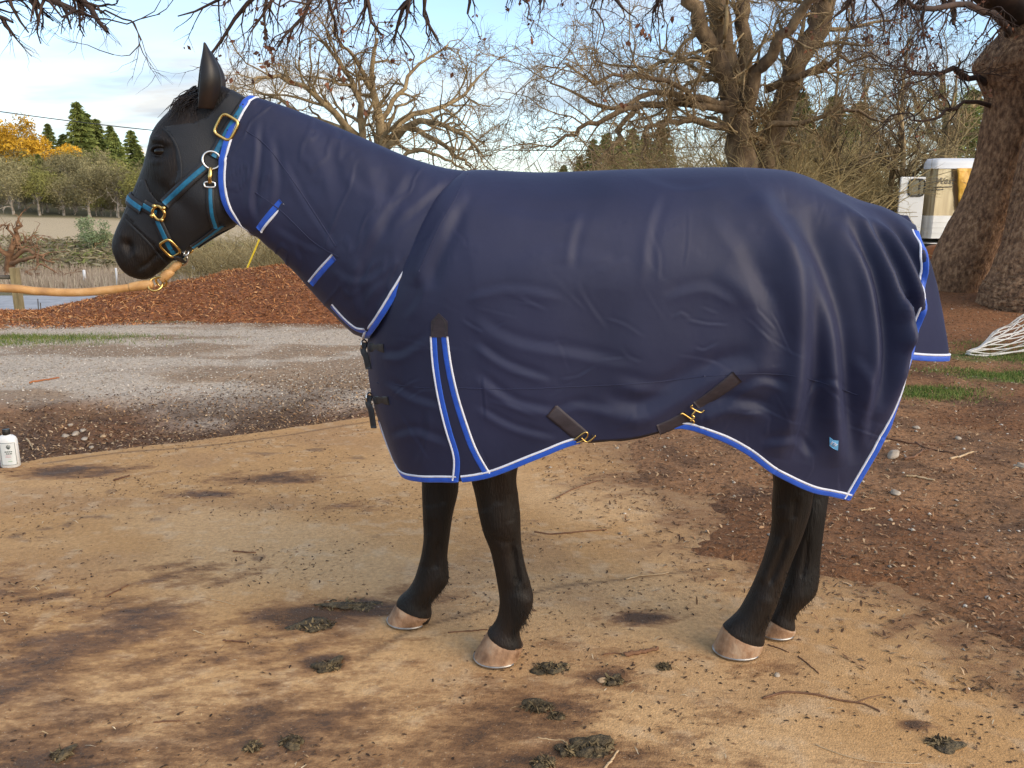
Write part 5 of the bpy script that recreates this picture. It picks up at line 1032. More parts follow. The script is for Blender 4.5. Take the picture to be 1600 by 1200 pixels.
# ---- weathered low oak with twisting limbs at the left, and the brush on the bank
t = treeobj('gnarled_oak', 'low gnarled bare oak with twisting brown limbs behind the fence rail', 'tree')
LD = [([(8, 455), (14, 420), (18, 400), (30, 372), (28, 345)], 46, 46, .30, .08), ([(14, 425), (5, 395), (-10, 370), (-15, 350)], 46, 45, .18, .05), ([(16, 410), (40, 392), (60, 395), (85, 410)], 46, 45, .15, .04), ([(16, 412), (45, 402), (62, 410), (95, 432)], 46, 44, .14, .03), ([(18, 400), (30, 380), (50, 372), (68, 375)], 46, 47, .11, .03), ([(16, 405), (28, 390), (45, 383), (60, 388)], 46, 46, .10, .03), ([(14, 430), (50, 425), (80, 432), (105, 440)], 46, 44, .12, .03), ([(24, 385), (22, 362), (10, 352), (0, 356)], 46, 46, .09, .03)]
L0 = limbs(LD, 12, rg, .10); L1 = spawn(*L0, 40, (.4, 1), .8, 1.4, 6, rg, (0, 0, 0), .35, .55, .03); L2 = spawn(*L1, 220, (.1, 1), .8, .7, 5, rg, (0, 0, 0), .35, .6, .015)
m_ = mat('brown_limbs', (.13, .065, .032), (.30, .165, .085), 2, .9); mesh('trunk', *tubes(*L0, 8), m_, t); V, F = cat([tubes(*L1, 4), tubes(*L2, 3)]); tag(mesh('crown', V, F, m_, t), kind='stuff')
r = np.random.default_rng(5); n = 30000; x = r.uniform(-60, 2, n); y = r.uniform(52, 82, n); k = (y+.8*(-x-45) < 78+6*r.random(n)) & (fbm(x/3, y/3, 3, 55) > .38); x, y = x[k], y[k]; n = len(x)
z = ground_z(x, y)+r.uniform(0, .9, n)*fbm(x/2, y/2, 2, 3); d = nrm(np.stack([r.normal(0, 1, n), r.normal(0, .4, n), r.normal(0, .35, n)], 1)); s_ = r.uniform(.3, 1.0, n)[:, None]; b = nrm(np.cross(d, r.normal(0, 1, (n, 3))))
c = np.stack([x, y, z], 1); V = np.stack([c-d*s_*.5, c+b*s_*.10, c+d*s_*.5, c-b*s_*.08], 1).reshape(-1, 3); colr = np.array([(.22, .19, .10), (.13, .11, .06), (.30, .26, .17), (.17, .19, .06), (.20, .15, .10)])[r.integers(0, 5, n)]
tag(mesh('hillside_brush', V, np.arange(n*4).reshape(-1, 4), M['chip'], smooth=False, cols={'col': np.repeat(colr, 4, 0)}), 'mossy tangled brush covering the bank below the tan meadow', 'brush', kind='stuff')
# dry field grass beyond the road
n = 16000; x = r.uniform(-42, 4, n); y = r.uniform(31, 54, n); z = ground_z(x, y); h_ = r.uniform(.3, .75, n)
c = np.stack([x, y, z], 1); tp = c+np.stack([r.normal(0, .12, n), r.normal(0, .12, n), h_], 1); sd2 = np.stack([np.full(n, .035), 0*x, 0*x], 1); V = np.stack([c-sd2, c+sd2, tp], 1).reshape(-1, 3)
tag(mesh('dry_grass', V, np.arange(n*3).reshape(-1, 3), M['chip'], smooth=False, cols={'col': np.repeat(np.array([(.42, .33, .25), (.33, .26, .19), (.5, .41, .30)])[r.integers(0, 3, n)], 3, 0)}), 'tall dry pinkish grass in the field beyond the road', 'grass', kind='stuff')
# short green grass tufts
def tufts(name, spots, label, n_, h0):
    V = []; 
    for (gx, gy, rx, ry) in spots:
        g = G(gx, gy); m_ = n_; x = g[0]+r.normal(0, rx*.5, m_); y = g[1]+r.normal(0, ry*.5, m_); z = pad_z(x, y)-.005; h_ = h0*r.uniform(.4, 1.3, m_); c = np.stack([x, y, z], 1); a = r.uniform(0, 6.28, m_); s = np.stack([np.cos(a), np.sin(a), 0*a], 1)*.0035
        V.append(np.stack([c-s, c+s, c+np.stack([r.normal(0, .4, m_)*h_, r.normal(0, .4, m_)*h_, h_], 1)], 1))
    V = np.concatenate(V).reshape(-1, 3); cc = np.array([(.10, .17, .03), (.16, .22, .05), (.07, .12, .02), (.26, .25, .08)])[r.integers(0, 4, len(V)//3)]
    tag(mesh(name, V, np.arange(len(V)).reshape(-1, 3), M['chip'], smooth=False, cols={'col': np.repeat(cc, 3, 0)}), label, 'grass', kind='stuff')
tufts('grass', [(1440, 620, .5, .22), (1470, 612, .3, .15), (1560, 548, .8, .5), (1595, 560, .5, .5), (1540, 585, .7, .25), (1590, 590, .5, .3)], 'sparse short green grass on the dirt near the right edge', 1500, .035)
tufts('verge_grass', [(30, 530, 1.4, .3), (110, 523, 1.2, .25), (20, 522, 1.0, .2)], 'thin green grass strip along the foot of the mulch', 1500, .05)
# ================================================================== ROAD, FENCE, WIRES, TRAILER, SMALL THINGS
M['asphalt'] = mat('worn_asphalt', (.30, .31, .33), (.40, .41, .43), 3, .85, .004, 60)
M['post'] = mat('weathered_post', (.19, .14, .07), (.34, .26, .14), 5, .9, .006, 30, stretch=(3, 3, .4)); M['pipe'] = mat('dark_rail', (.055, .045, .038), (.10, .085, .07), 8, .7)
M['white'] = mat('white_paint', (.70, .71, .72), (.80, .81, .82), 3, .4); M['wire'] = mat('black_wire', (.02, .02, .022), (.03, .03, .032), 5, .6); M['yellow'] = mat('yellow_plastic', (.75, .50, .02), (.85, .60, .04), 4, .5)
rx_ = np.linspace(-46, 4, 60); rw = np.linspace(0, 1, 6); RX, RW = np.meshgrid(rx_, rw, indexing='ij'); RY = 20.4+RW*4.8-.03*RX*.0; RZ = ground_z(RX, RY)*0-1.15+.075
RZ = ground_z(RX, RY)+.035; RZ = np.repeat(RZ.max(1, keepdims=True), 6, 1); tag(mesh('road', np.stack([RX, RY, RZ], -1), gridfaces(60, 6)[:, ::-1].copy(), M['asphalt']), kind='structure')
fence = tag(empty('pipe_fence'), 'wooden fence post with a dark pipe rail at the left edge', 'fence')
p0 = P(33, 487, 19.3); zb = float(ground_z(np.array(p0[0]), np.array(19.3))); zt = float(P(30, 418, 19.3)[2]); V, F = box((p0[0]-.03, 19.3, (zb-.3+zt)/2), (.17, .17, zt-zb+.3)); bev(mesh('post', V, F, M['post'], fence, False), .012)
xr = P(27, 433, 19.3); V, F = tube(np.array([[-26, 19.3, xr[2]], [-18, 19.3, xr[2]+.01], [p0[0]-.09, 19.3, xr[2]]]), .052, 10); mesh('rail', V, F, M['pipe'], fence)
V, F = box((-20.5, 19.3, (zb-.3+zt)/2), (.17, .17, zt-zb+.3)); bev(mesh('post', V, F, M['post'], fence, False), .012)
for i, (x, y0, y1, Y, wpx_, lab) in enumerate([(131, 422, 447, 38, 4.2, 'short white post at the field edge, leftmost of the white posts'), (181, 419, 448, 34, 3.2, 'thin pale post left of the horse\'s mouth'), (302, 416, 432, 38, 4, 'white post peeking over the mulch just right of the lead snap'), (345, 415, 430, 39, 4, 'white post peeking over the mulch pile below the jaw')]):
    t_, b_ = P(x, y0, Y), P(x, y1, Y); zb = min(b_[2], float(ground_z(np.array(b_[0]), np.array(Y))))-.1; r_ = wpx_/2*Y/FPX; V, F = tube(np.array([[t_[0], Y, zb], [t_[0], Y, t_[2]-.02], [t_[0], Y, t_[2]]]), [r_, r_, r_*.9], 10); o = mesh('marker_post', V, F, M['white']); tag(o, lab, 'post', 'posts at the field edge')
# thin wire stakes by the road
for i, (x, y0, y1, lab) in enumerate([(59, 467, 483, 'thin rusty stake at the road edge, the nearer to the wooden post'), (63, 473, 482, 'short thin rusty stake at the road edge, right of the taller one')]):
    Y = 19.5; a, b = P(x, y0, Y), P(x, y1, Y); V, F = tube(np.array([[b[0], Y, float(ground_z(np.array(b[0]), np.array(Y)))-.05], a]), .012, 6); tag(mesh('wire_stake', V, F, M['pipe']), lab, 'stake', 'stakes by the road')
# overhead line (one sagging cable) with its poles outside the view
xx = np.linspace(-420, 1500, 70); yy = 235-8.4e-5*(850-xx)**2; cab = P(xx, yy, np.full(70, 48.)); line = tag(empty('power_line'), 'single dark overhead cable crossing the sky behind the horse', 'cable')
mesh('cable', *tubes(cab[None], np.full((1, 70), .026), 6), M['wire'], line)
for e_ in (cab[0], cab[-1]):
    zg = float(ground_z(np.array(e_[0]), np.array(e_[1]))); V, F = tube(np.array([[e_[0], e_[1]+.2, zg-.3], [e_[0], e_[1]+.2, e_[2]+.6]]), [.16, .11], 10); mesh('pole', V, F, M['post'], line)
gw = tag(empty('guy_wire'), 'guy wire with a bright yellow plastic guard rising behind the mulch pile', 'guy wire'); a, b = P(384, 424, 22), P(406, 372, 22); d = b-a
mesh('guard', *tube(np.array([a-d*.3, a, b, b+d*.35]), .026, 8), M['yellow'], gw); mesh('cable', *tube(np.array([b+d*.3, b+d*2.0]), .010, 6), M['wire'], gw)
pt = b+d*2.0; mesh('pole', *tube(np.array([[pt[0]+.1, 22, -2.], [pt[0]+.1, 22, pt[2]+.05]]), [.15, .11], 10), M['post'], gw)
# ---- horse trailer
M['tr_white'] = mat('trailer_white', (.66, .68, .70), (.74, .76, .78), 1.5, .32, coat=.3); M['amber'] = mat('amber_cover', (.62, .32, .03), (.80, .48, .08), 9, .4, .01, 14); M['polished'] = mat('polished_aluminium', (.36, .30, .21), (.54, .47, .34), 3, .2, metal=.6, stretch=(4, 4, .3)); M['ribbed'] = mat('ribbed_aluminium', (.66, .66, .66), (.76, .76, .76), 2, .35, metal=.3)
M['glass'] = mat('dark_glass', (.03, .03, .02), (.06, .055, .035), 2, .08, spec=.8); M['rubber'] = mat('black_trim', (.012, .012, .012), (.02, .02, .02), 5, .5); M['letter'] = mat('dark_lettering', (.05, .045, .04), (.07, .06, .05), 5, .4)
TY = 17.4; tl = P(1450, 300, TY)[0]; zt_ = P(1470, 247, TY)[2]; zs = P(1470, 262, TY)[2]; zm = P(1470, 337, TY)[2]; zg = float(ground_z(np.array(tl+1), np.array(TY))); zlo = zg+.42
tr = tag(empty('horse_trailer'), 'white and polished metal horse trailer standing behind the leaning trunk', 'trailer')
def prism(prof, z0, z1, inset=0.):           # vertical walls over a plan outline
    prof = np.asarray(prof, float); k = len(prof); V = np.concatenate([np.c_[prof, np.full(k, z0)], np.c_[prof, np.full(k, z1)]]); return V, [[i, (i+1) % k, k+(i+1) % k, k+i] for i in range(k)]+[list(range(k))[::-1], list(range(k, 2*k))]
Wd = 2.1; a = np.linspace(np.pi, 2*np.pi, 22); rr_ = .55
plan = [(tl+rr_*.35*(1+math.cos(t)) if math.cos(t) < 0 else tl+Wd-rr_*.35*(1-math.cos(t)), TY+.55+rr_*math.sin(t)) for t in a]+[(tl+Wd, TY+5.2), (tl, TY+5.2)]; plan = [(x+.56*max(0, y-TY-.3), y) for x, y in plan]
mesh('lower_wall', *prism(plan, zlo, zm), M['ribbed'], tr, False); mesh('upper_wall', *prism([(tl+(x-tl)*.985+.015, TY+(y-TY)*.99+.03) for x, y in plan], zm, zs), M['polished'], tr, False)
cap_ = [(tl-.04+(x-tl)*1.04, y-.05) for x, y in plan]; k = len(cap_); rows = [(1.0, zs-.02), (1.0, zs+.07), (.985, zs+.14), (.95, zs+.20), (.88, zt_-.03), (.7, zt_)]
cxy = np.array([tl+Wd/2+1.2, TY+2.4]); V = np.concatenate([np.c_[(np.array(cap_)-cxy)*s+cxy, np.full(k, z)] for s, z in rows]); F = gridfaces(len(rows), k, closed_v=True).tolist()+[list(range(k))[::-1], [(len(rows)-1)*k+i for i in range(k)]]; mesh('roof_cap', V, F, M['tr_white'], tr)
for i in range(9): V, F = prism([(tl+(x-tl)*1.006-.006, y-.008) for x, y in plan], zm-.12-i*.115-.018, zm-.12-i*.115); mesh('rib', V, F, M['ribbed'], tr, False)
yf = TY+.0; c = P(1475, 283, TY-.03)
def wrapy(x): return TY+.02
text_mesh('lettering', 'West', .19, M['letter'], tr, (c[0], TY-.035, c[2]), (1, 0, 0), (0, 0, 1), .35, .004)
for x0, x1, y in ((1458, 1487, 292), (1456, 1474, 296)):
    a_, b_ = P(x0, y+1, TY-.03), P(x1, y, TY-.03); mesh('pinstripe', *tube(np.array([a_, b_]), .012, 6), M['letter'], tr)
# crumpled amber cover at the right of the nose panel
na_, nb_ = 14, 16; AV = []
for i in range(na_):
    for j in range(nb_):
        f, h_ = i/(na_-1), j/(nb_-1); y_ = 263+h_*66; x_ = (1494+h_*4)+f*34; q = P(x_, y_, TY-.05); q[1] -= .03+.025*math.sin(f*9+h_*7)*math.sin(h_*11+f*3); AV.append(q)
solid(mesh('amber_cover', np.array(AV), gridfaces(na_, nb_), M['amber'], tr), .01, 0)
# open escape door
dx0, dx1 = P(1409, 300, TY)[0], tl-.02; dzt = P(1430, 276, TY)[2]; door = mesh('door', *box(((dx0+dx1)/2, TY+.12, (zlo+dzt)/2), (dx1-dx0, .05, dzt-zlo)), M['tr_white'], tr, False); bev(door, .02, 3)
wx0, wx1, wz0, wz1 = P(1423, 293, TY)[0], P(1450, 293, TY)[0]-.03, P(1430, 306, TY)[2], P(1430, 280, TY)[2]
def rrect(x0, x1, z0, z1, r, k=6):
    q = []
    for (cx_, cz_, a0) in ((x1-r, z1-r, 0), (x0+r, z1-r, 90), (x0+r, z0+r, 180), (x1-r, z0+r, 270)): q += [(cx_+r*math.cos(R_(a0+90*i/k)), cz_+r*math.sin(R_(a0+90*i/k))) for i in range(k+1)]
    return np.array(q)
q = rrect(wx0, wx1, wz0, wz1, .09); k = len(q); V = np.concatenate([np.c_[q[:, 0], np.full(k, TY+.085), q[:, 1]], np.c_[q[:, 0], np.full(k, TY+.10), q[:, 1]]]); mesh('window', V, [list(range(k))[::-1], list(range(k, 2*k))]+[[i, (i+1) % k, k+(i+1) % k, k+i] for i in range(k)], M['glass'], door, False)
fr_ = np.c_[q[:, 0], np.full(k, TY+.084), q[:, 1]]; fr_ = np.concatenate([fr_, fr_[:2]]); mesh('window_frame', *tubes(fr_[None], np.full((1, len(fr_)), .018), 6), M['rubber'], door)
mesh('window_bar', *box(((wx0+wx1)/2+.06, TY+.08, (wz0+wz1)/2), (.03, .02, wz1-wz0)), M['rubber'], door, False)
for sx_, sy in ((.35, TY+2.6), (Wd-.35, TY+2.6), (.35, TY+3.5), (Wd-.35, TY+3.5)):
    for sx in (tl+sx_+.56*(sy-TY),):
        V, F = loft(np.array([[sx-.1, sy, zg+.34], [sx-.09, sy, zg+.34], [sx+.09, sy, zg+.34], [sx+.1, sy, zg+.34]]), np.array([[0, 0, .26], [0, 0, .34], [0, 0, .34], [0, 0, .26]]), np.array([[0, .26, 0], [0, .34, 0], [0, .34, 0], [0, .26, 0]]), 24); mesh('wheel', V, F, M['rubber'], tr)
# rust-brown tub on its side by the trunk
c = P(1470, 407, 14.2); rr_ = 25*14.2/FPX; M['rust'] = mat('rust_brown_plastic', (.30, .095, .022), (.42, .15, .04), 4, .45)
V, F = loft(np.array([[c[0], 14.0+y, c[2]] for y in (0, .02, .5, .52)]), np.array([[rr_*s, 0, 0] for s in (.86, 1, .93, .85)]), np.array([[0, 0, rr_*s] for s in (.86, 1, .93, .85)]), 28); o = tag(empty('tub'), 'rounded rust-brown tub half hidden between the blanket and the leaning trunk', 'tub'); mesh('shell', V, F, M['rust'], o)
th = np.linspace(0, 2*np.pi, 33); mesh('rim', *tubes(np.stack([c[0]+rr_*np.cos(th), np.full(33, 14.0), c[2]+rr_*np.sin(th)], 1)[None], np.full((1, 33), .02), 6), M['rust'], o)
zg2 = float(ground_z(np.array(c[0]), np.array(14.2))); 
if c[2]-rr_ > zg2: mesh('stand', *box((c[0], 14.25, (zg2+c[2]-rr_*.8)/2-.05), (.3, .4, c[2]-rr_*.8-zg2+.1)), M['post'], o, False)
# ---- lumps: rocks, manure, stones
def lump(name, x, y, rpx, m, label, cat_, group=None, flat=.6, seed=0, Y=None, rough=.35, asp=1.0, rz=None, sink=.25, sub=3):
    g = G(x, y) if Y is None else P(x, y, Y); r_ = rpx*math.hypot(g[0], g[1])/FPX if Y is None else rpx*Y/FPX; z = float(pad_z(np.array(g[0]), np.array(g[1])))
    n = 14 if sub > 2 else 9; th = np.linspace(0, np.pi, n)[:, None]; ph = np.linspace(0, 2*np.pi, 2*n, endpoint=False)[None]; d = np.stack([np.sin(th)*np.cos(ph), np.sin(th)*np.sin(ph), np.cos(th)+0*ph], -1); rr = np.random.default_rng(seed+17)
    q = np.ones(d.shape[:2])
    for _ in range(9): w_ = nrm(rr.normal(0, 1, 3)); q += rough*.33*np.sin((d@w_)*rr.uniform(2, 6)+rr.uniform(0, 6))
    q += rr.normal(0, rough*.10, q.shape); q[0] = q[0].mean(); q[-1] = q[-1].mean(); q[:, 0] = q[:, 0]
    V = d*q[..., None]*np.array([r_*asp, r_, r_*flat]); a = rr.uniform(0, 6.28) if rz is None else rz; co, si = math.cos(a), math.sin(a); V = np.stack([V[..., 0]*co-V[..., 1]*si, V[..., 0]*si+V[..., 1]*co, V[..., 2]], -1)+np.array([0, 0, r_*flat*(1-2*sink)])
    o = mesh(name, V, gridfaces(n, 2*n, closed_v=True), m, smooth=sub > 2); o.location = (g[0], g[1], z); return tag(o, label, cat_, group)
M['rock'] = mat('mossy_rock', (.13, .085, .05), (.36, .27, .17), 4, .92, .02, 18, c3=(.17, .15, .05)); M['stone'] = mat('pale_stone', (.27, .21, .15), (.46, .39, .31), 12, .85, .003, 60); M['dung'] = mat('dark_manure', (.05, .036, .020), (.17, .125, .065), 40, .95, .012, 120, c3=(.085, .062, .032)); M['tanstone'] = mat('tan_stone', (.34, .22, .12), (.50, .36, .22), 14, .85, .003, 60)
for i, (x, y, r_, f, lab) in enumerate([(1557, 452, 22, .9, 'large mossy boulder wedged between the two oak trunks'), (1548, 470, 10, .8, 'mid-sized rock at the foot of the boulder between the trunks'), (1532, 478, 8, .6, 'flat tan rock by the leaning trunk\'s base'), (1516, 480, 6, .6, 'small tan rock nearest the leaning trunk'), (1570, 462, 12, .8, 'mossy rock leaning on the right-edge trunk')]): lump('rock', x, y, r_, M['rock'], lab, 'rock', 'rocks between the trunks', f, i, rough=.3)
for i, (x, y, r_, a_, m_, lab) in enumerate([(1380, 657, 8, 1.4, 'tanstone', 'cream stone beside the blanket\'s rear trim, the upper of two'), (1379, 667, 8, .9, 'tanstone', 'buff stone tucked under the cream stone by the rear trim'), (1396, 718, 9, 2.2, 'stone', 'smooth long pale stone standing in the dirt right of the hind legs'), (1497, 687, 5, 1.2, 'stone', 'small white stone in the middle of the dirt on the right'), (1596, 733, 7, 1.3, 'stone', 'whitish stone at the right edge of the photo'), (1398, 777, 8, 1.5, 'stone', 'flat pale stone in the litter right of the blanket\'s hem corner'), (1432, 670, 5, 1.2, 'stone', 'small white stone right of the two cream stones'), (1269, 898, 7, 1.3, 'tanstone', 'brown flat stone just right of the far hind fetlock'), (1214, 1054, 6, 1, 'stone', 'small cream pebble on the slab below the hind hooves'), (940, 1063, 9, 1.2, 'tanstone', 'pinkish tan stone beside a dark manure clump between the legs'),
    (117, 671, 6, 1.3, 'stone', 'largest white stone in the dark litter near the bottle'), (128, 664, 5, 1.2, 'stone', 'white stone just above the largest one in the dark litter'), (101, 673, 5, 1.3, 'stone', 'white stone left of the largest one in the dark litter'), (131, 677, 5, 1.6, 'stone', 'flat whitish stone right of the largest one in the dark litter'), (160, 673, 5, 1.1, 'tanstone', 'yellowish stone at the right end of the stones in the dark litter'), (109, 655, 4, 1.3, 'stone', 'small white stone topmost of the group in the dark litter'), (142, 690, 4, 1.3, 'stone', 'small white stone closest to the slab edge in the dark litter')]):
    lump('stone', x, y, r_*.8, M[m_], lab, 'stone', 'loose stones', .6 if i != 2 else .75, 40+i, rough=.16, asp=a_, rz=.9 if i == 2 else None, sub=3, sink=.2)
for i, (x, y, r_, f, a_, lab) in enumerate([(545, 945, 24, .16, 1.9, 'flattened dark manure patch left of the far front hoof'), (492, 976, 19, .16, 1.5, 'flattened manure patch at the left end of the grey damp spot'), (512, 1040, 17, .30, 1.2, 'olive manure clump below the grey damp spot'), (958, 1064, 13, .5, 1.1, 'dark manure lump touching the pinkish tan stone'), (930, 1168, 23, .34, 1.5, 'biggest shaggy manure heap at the bottom centre'), (888, 1172, 13, .4, 1.1, 'small manure clump left of the biggest heap'), (870, 1118, 9, .4, 1.2, 'little manure clump above and left of the biggest heap'), (848, 1192, 14, .4, 1.2, 'manure clump at the bottom edge left of the biggest heap'), (862, 1044, 17, .2, 1.6, 'flat brownish manure patch right of the near front hoof'), (1038, 1042, 8, .3, 1.2, 'small black clump right of the mossy stick'), (1470, 1158, 12, .25, 1.5, 'black clump at the lower right on bare sand'), (455, 1160, 13, .4, 1.2, 'olive clump at the bottom left of centre'), (395, 1168, 9, .4, 1.2, 'dark clump left of the olive one at the bottom'), (95, 1180, 10, .4, 1.3, 'dark clump in the bottom left corner'), (840, 1105, 15, .2, 1.6, 'flat olive smear of manure above the little clump')]):
    mc = lump('manure_clump', x, y, r_*.86, M['dung'], lab, 'manure', 'manure clumps on the slab', f, 90+i, rough=.75, asp=a_, rz=.3*i % 1, sub=3, sink=.3)
    rs_ = np.random.default_rng(500+i); n_ = 90; gg = G(x, y); rm_ = r_*math.hypot(gg[0], gg[1])/FPX; a_2 = rs_.uniform(0, 6.28, n_); q_ = rs_.random(n_)**.6*1.25; cx_, cy_ = rm_*a_*q_*np.cos(a_2), rm_*q_*np.sin(a_2)*.8
    V, F = chips(cx_, cy_, rm_*f*np.clip(1.0-q_**2, 0, 1)*.55+.003, .024, .006, rs_, .5); fb = mesh('straw_fibres', V, F, M['chip'], mc, False, cols={'col': np.repeat(np.array([(.12, .088, .045), (.07, .05, .028), (.22, .16, .08), (.05, .036, .02)])[rs_.integers(0, 4, n_)], 6, 0)}); fb['kind'] = 'stuff'
# ---- sticks and twigs
M['stick'] = mat('brown_stick', (.10, .045, .024), (.22, .11, .055), 12, .85, .003, 60); M['palestick'] = mat('pale_stick', (.40, .27, .14), (.55, .40, .24), 14, .85, .003, 60)
ST = [([(1192, 1090), (1225, 1081), (1262, 1082), (1310, 1092), (1350, 1098), (1375, 1110)], 4.2, 'stick', 'long curved brown stick lying below the hind hooves'), ([(1275, 1162), (1300, 1172), (1340, 1184), (1390, 1190), (1440, 1190)], 2.4, 'palestick', 'long thin pale stalk along the bottom right'), ([(1247, 1024), (1262, 1035), (1280, 1051)], 2.4, 'stick', 'short dark twig right of the far hind hoof'), ([(1200, 1006), (1218, 1012), (1233, 1018)], 2.2, 'stick', 'small dark twig touching the far hind hoof'), ([(976, 1024), (1000, 1020), (1029, 1014)], 8.5, 'stick', 'thick mossy stick piece between front and hind hooves'), ([(942, 1023), (958, 1020), (972, 1021)], 2.6, 'stick', 'thin twig touching the left end of the mossy stick'),
      ([(835, 829), (862, 833), (900, 830), (948, 826)], 3, 'stick', 'thin brown branch on the sand behind the near front leg'), ([(945, 1200), (957, 1185), (966, 1172)], 5, 'palestick', 'pale stick leaning on the biggest manure heap'), ([(841, 1152), (862, 1155), (880, 1157), (890, 1168)], 2.6, 'palestick', 'bent straw-coloured stalk left of the biggest manure heap'), ([(978, 904), (1000, 899), (1030, 896), (1045, 894)], 2.4, 'palestick', 'straw-coloured stalk on the sand left of the hind legs'), ([(700, 987), (730, 985), (762, 983)], 2.6, 'stick', 'straight thin twig between the two front hooves'), ([(364, 861), (380, 862), (400, 863)], 3, 'stick', 'short straight reddish stick on the left of the slab'), ([(348, 999), (365, 1000), (384, 1002)], 3, 'stick', 'short reddish stick left of the grey damp spot'), ([(302, 983), (312, 987), (320, 990)], 2.2, 'palestick', 'tiny pale stick left of the grey damp spot'), ([(330, 935), (350, 939), (366, 943)], 1.6, 'palestick', 'thin pale stalk at the middle left of the slab'), ([(178, 750), (190, 746), (202, 742)], 3, 'stick', 'short reddish stick near the slab\'s back edge'), ([(240, 1128), (262, 1126), (282, 1125)], 2.6, 'stick', 'straight reddish stick near the bottom left'),
      ([(1352, 702), (1375, 697), (1390, 694)], 3, 'palestick', 'pale twig beside the blanket\'s rear hem'), ([(1412, 726), (1428, 722), (1438, 716), (1441, 711)], 4, 'stick', 'forked brown stick right of the long pale stone'), ([(1370, 683), (1410, 690), (1445, 695), (1478, 693)], 3, 'stick', 'long thin branch lying above the long pale stone'), ([(1430, 696), (1445, 704), (1470, 712), (1492, 719)], 3, 'stick', 'diagonal grey twig right of the long pale stone'), ([(1415, 750), (1435, 752), (1460, 757)], 4, 'palestick', 'flat pale strip of bark below the forked stick'), ([(1484, 726), (1500, 722), (1520, 714)], 3.4, 'palestick', 'crooked pale twig in the middle of the right-hand dirt'), ([(1345, 801), (1358, 798), (1367, 797)], 3, 'palestick', 'short pale stick right of the blanket\'s hem corner'),
      ([(40, 679), (46, 684), (50, 694)], 2.4, 'palestick', 'curved pale twig right of the bottle'), ([(45, 592), (70, 588), (92, 585)], 3, 'rust', 'reddish twig at the edge of the gravel on the left'), ([(868, 778), (895, 764), (935, 750)], 2.2, 'stick', 'thin arching twig on the sand under the belly'), ([(165, 930), (200, 912)], 2.5, 'stick', 'dark twig on the left of the slab')]
for i, (pl, wd, m_, lab) in enumerate(ST):
    q = crom(pl, 16) if len(pl) > 2 else np.linspace(pl[0], pl[1], 16); g = G(q[:, 0], q[:, 1]); r_ = wd/2*np.hypot(g[:, 0], g[:, 1])[0]/FPX; z = pad_z(g[:, 0], g[:, 1]); z = np.maximum(z, z.mean()-.004); g[:, 2] = z+r_*.8; rs = np.random.default_rng(i); g[1:-1] += rs.normal(0, r_*.35, (14, 3))*[1, 1, .4]
    rad = r_*(1-.35*np.linspace(0, 1, 16))*rs.uniform(.85, 1.15, 16); V, F = tube(g, rad, 7)
    if i in (0, 18):                            # side shoots
        s_ = g[11]; e_ = s_+np.array([.10, .035, .004]); V, F = cat([(V, F), tube(np.array([s_, (s_+e_)/2+[0, .004, 0], e_]), [r_*.5, r_*.4, r_*.25], 6, 8)])
    tag(mesh('stick', V, F, M[m_]), lab, 'stick', 'sticks on the ground')
# ---- hay net at the right edge
net = tag(empty('hay_net'), 'empty white rope hay net lying on the grass at the right edge', 'net'); M['cord'] = mat('white_cord', (.52, .50, .46), (.70, .68, .64), 30, .8)
tip = G(1512, 556); far_ = np.array([tip[0]+1.9, tip[1]+.9, 0]); ax = far_-tip
def netp(u, v):                                 # u along the net 0..1, v around 0..pi
    w_ = .02+.52*np.sin(np.clip(u*1.15, 0, 1)*np.pi/2)**1.3; h_ = .02+.40*np.sin(np.clip(u*1.05, 0, 1)*np.pi/2)**1.1; c = tip[None]+ax[None]*u[:, None]; n_ = np.array([-ax[1], ax[0], 0])/np.linalg.norm(ax[:2])
    p = c+n_[None]*(w_*np.cos(v))[:, None]; p[:, 2] = .015+h_*np.sin(v)**.8+.02*np.sin(u*17+v*3); return p
Vs = []
for dirn in (1, -1):
    for k_ in range(9):
        u = np.linspace(0, 1, 60); v = np.pi*((k_/8+dirn*u*.55) % 1.0); br = np.where(np.abs(np.diff(v)) > 1)[0]; st = 0
        for b_ in list(br+1)+[60]:
            if b_-st > 3: Vs.append(tube(netp(u[st:b_], v[st:b_]), .0062, 5, 26))
            st = b_
V, F = cat(Vs); tag(mesh('mesh_cords', V, F, M['cord'], net), kind='stuff')
u = np.linspace(0, 1, 40); mesh('edge_cord', *tube(netp(u, np.full(40, .02)), .009, 6), M['cord'], net); mesh('edge_cord', *tube(netp(u, np.full(40, np.pi-.02)), .009, 6), M['cord'], net); mesh('edge_cord', *tube(netp(u, np.full(40, np.pi*.55)), .008, 6), M['cord'], net)
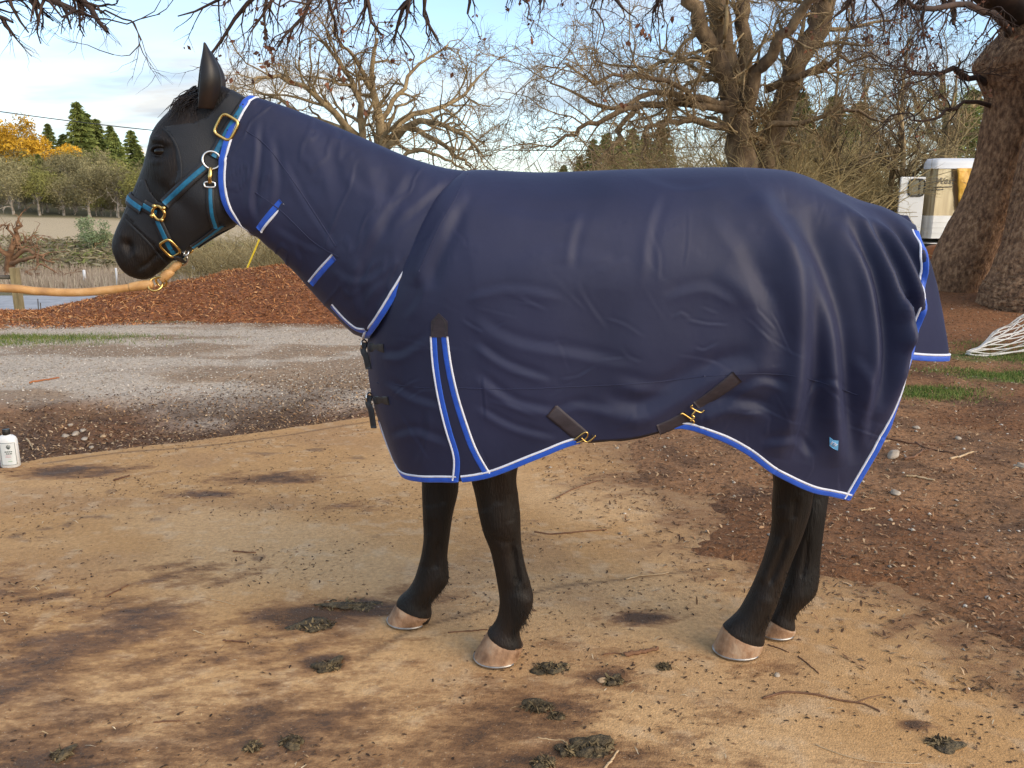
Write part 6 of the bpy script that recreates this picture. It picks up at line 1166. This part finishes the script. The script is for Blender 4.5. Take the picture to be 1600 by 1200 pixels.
# ---- shampoo bottle
M['bottle'] = mat('white_plastic', (.74, .74, .72), (.79, .79, .77), 3, .35); M['capm'] = mat('black_plastic', (.012, .012, .012), (.018, .018, .018), 5, .35); M['labelm'] = mat('label_paper', (.66, .68, .66), (.72, .74, .72), 9, .5); M['ink'] = mat('dark_ink', (.06, .08, .07), (.09, .11, .10), 9, .6); M['pinkink'] = mat('pink_ink', (.6, .3, .32), (.65, .36, .38), 9, .6); M['greenink'] = mat('green_ink', (.12, .35, .14), (.16, .4, .18), 9, .6); M['yel'] = mat('yellow_sticker', (.75, .48, .05), (.8, .55, .08), 9, .5)
g = G(17, 727); g[2] = float(pad_z(np.array(g[0]), np.array(g[1])))+.001; hb = .225; bt = tag(empty('plastic_bottle'), 'white plastic bottle with black cap and framed label at the left edge', 'bottle')
bz = [(0, .9), (.004, 1), (.15, 1), (.165, .97), (.178, .86), (.188, .62), (.192, .36), (.196, .33)]; C_ = np.array([[g[0], g[1], g[2]+z*1.0] for z, _ in bz]); V, F = loft(C_, np.array([[.0535*s, 0, 0] for _, s in bz]), np.array([[0, .036*s, 0] for _, s in bz]), 40, 2.4); mesh('body', V, F, M['bottle'], bt)
V, F = loft(np.array([[g[0], g[1], g[2]+z] for z in (.194, .196, .222, .226)]), np.array([[.0205*s, 0, 0] for s in (.95, 1, 1, .9)]), np.array([[0, .0205*s, 0] for s in (.95, 1, 1, .9)]), 24); mesh('cap', V, F, M['capm'], bt)
def bsurf(x, z): xx_ = np.clip(np.abs(x)/.0535, 0, .999); return np.array([g[0]+x, g[1]-.036*(1-xx_**2.4)**(1/2.4)-.0006, g[2]+z])
ang_ = .35                                        # label turned to the right of the bottle's face
lx = np.linspace(-.026, .050, 14); lz = np.array([.018, .150]); LV = np.array([[bsurf(x, z) for z in lz] for x in lx]); mesh('label', LV.reshape(-1, 3), gridfaces(14, 2), M['labelm'], bt)
fr_ = [(x, .150) for x in lx]+[(.050, .018)]+[(x, .018) for x in lx[::-1]]+[(-.026, .150)]; q = np.array([bsurf(x, z)-[0, .0006, 0] for x, z in fr_]); mesh('label_border', *tubes(q[None], np.full((1, len(q)), .0011), 5), M['ink'], bt)
for z, dashes in ((.098, ((.000, .008), (.011, .018), (.021, .028), (.031, .038))), (.086, ((.008, .014), (.017, .023), (.026, .036)))):    # printed name, not legible in the photo
    for x0, x1 in dashes:
        q = np.array([bsurf(x, z+.004*(x-.02))-[0, .0008, 0] for x in np.linspace(x0, x1, 4)]); mesh('print_mark', *tubes(q[None], np.full((1, 4), .0030), 5), M['ink'], bt)
for z, m_, x0, x1 in ((.074, 'pinkink', .002, .030), (.066, 'pinkink', .000, .032), (.056, 'labelm', .0, .03), (.040, 'greenink', .012, .034)):
    q = np.array([bsurf(x, z)-[0, .0008, 0] for x in np.linspace(x0, x1, 6)]); mesh('print_line', *tubes(q[None], np.full((1, 6), .0013), 4), M[m_], bt)
rs = np.random.default_rng(8)
fl = [tube(np.array([bsurf(.022, .113)-[0, .001, 0], bsurf(.022+.011*math.cos(a), .128+.012*math.sin(a))-[0, .001, 0]]), [.0008, .002], 5) for a in np.linspace(0, 6.28, 9)[:-1]]; V, F = cat(fl); tag(mesh('flower_print', V, F, M['ink'], bt), kind='stuff')
q = np.array([bsurf(-.050, z)-[0, .001, 0] for z in (.045, .06, .075)]); mesh('sticker', *tube(q, .004, 6), M['yel'], bt)
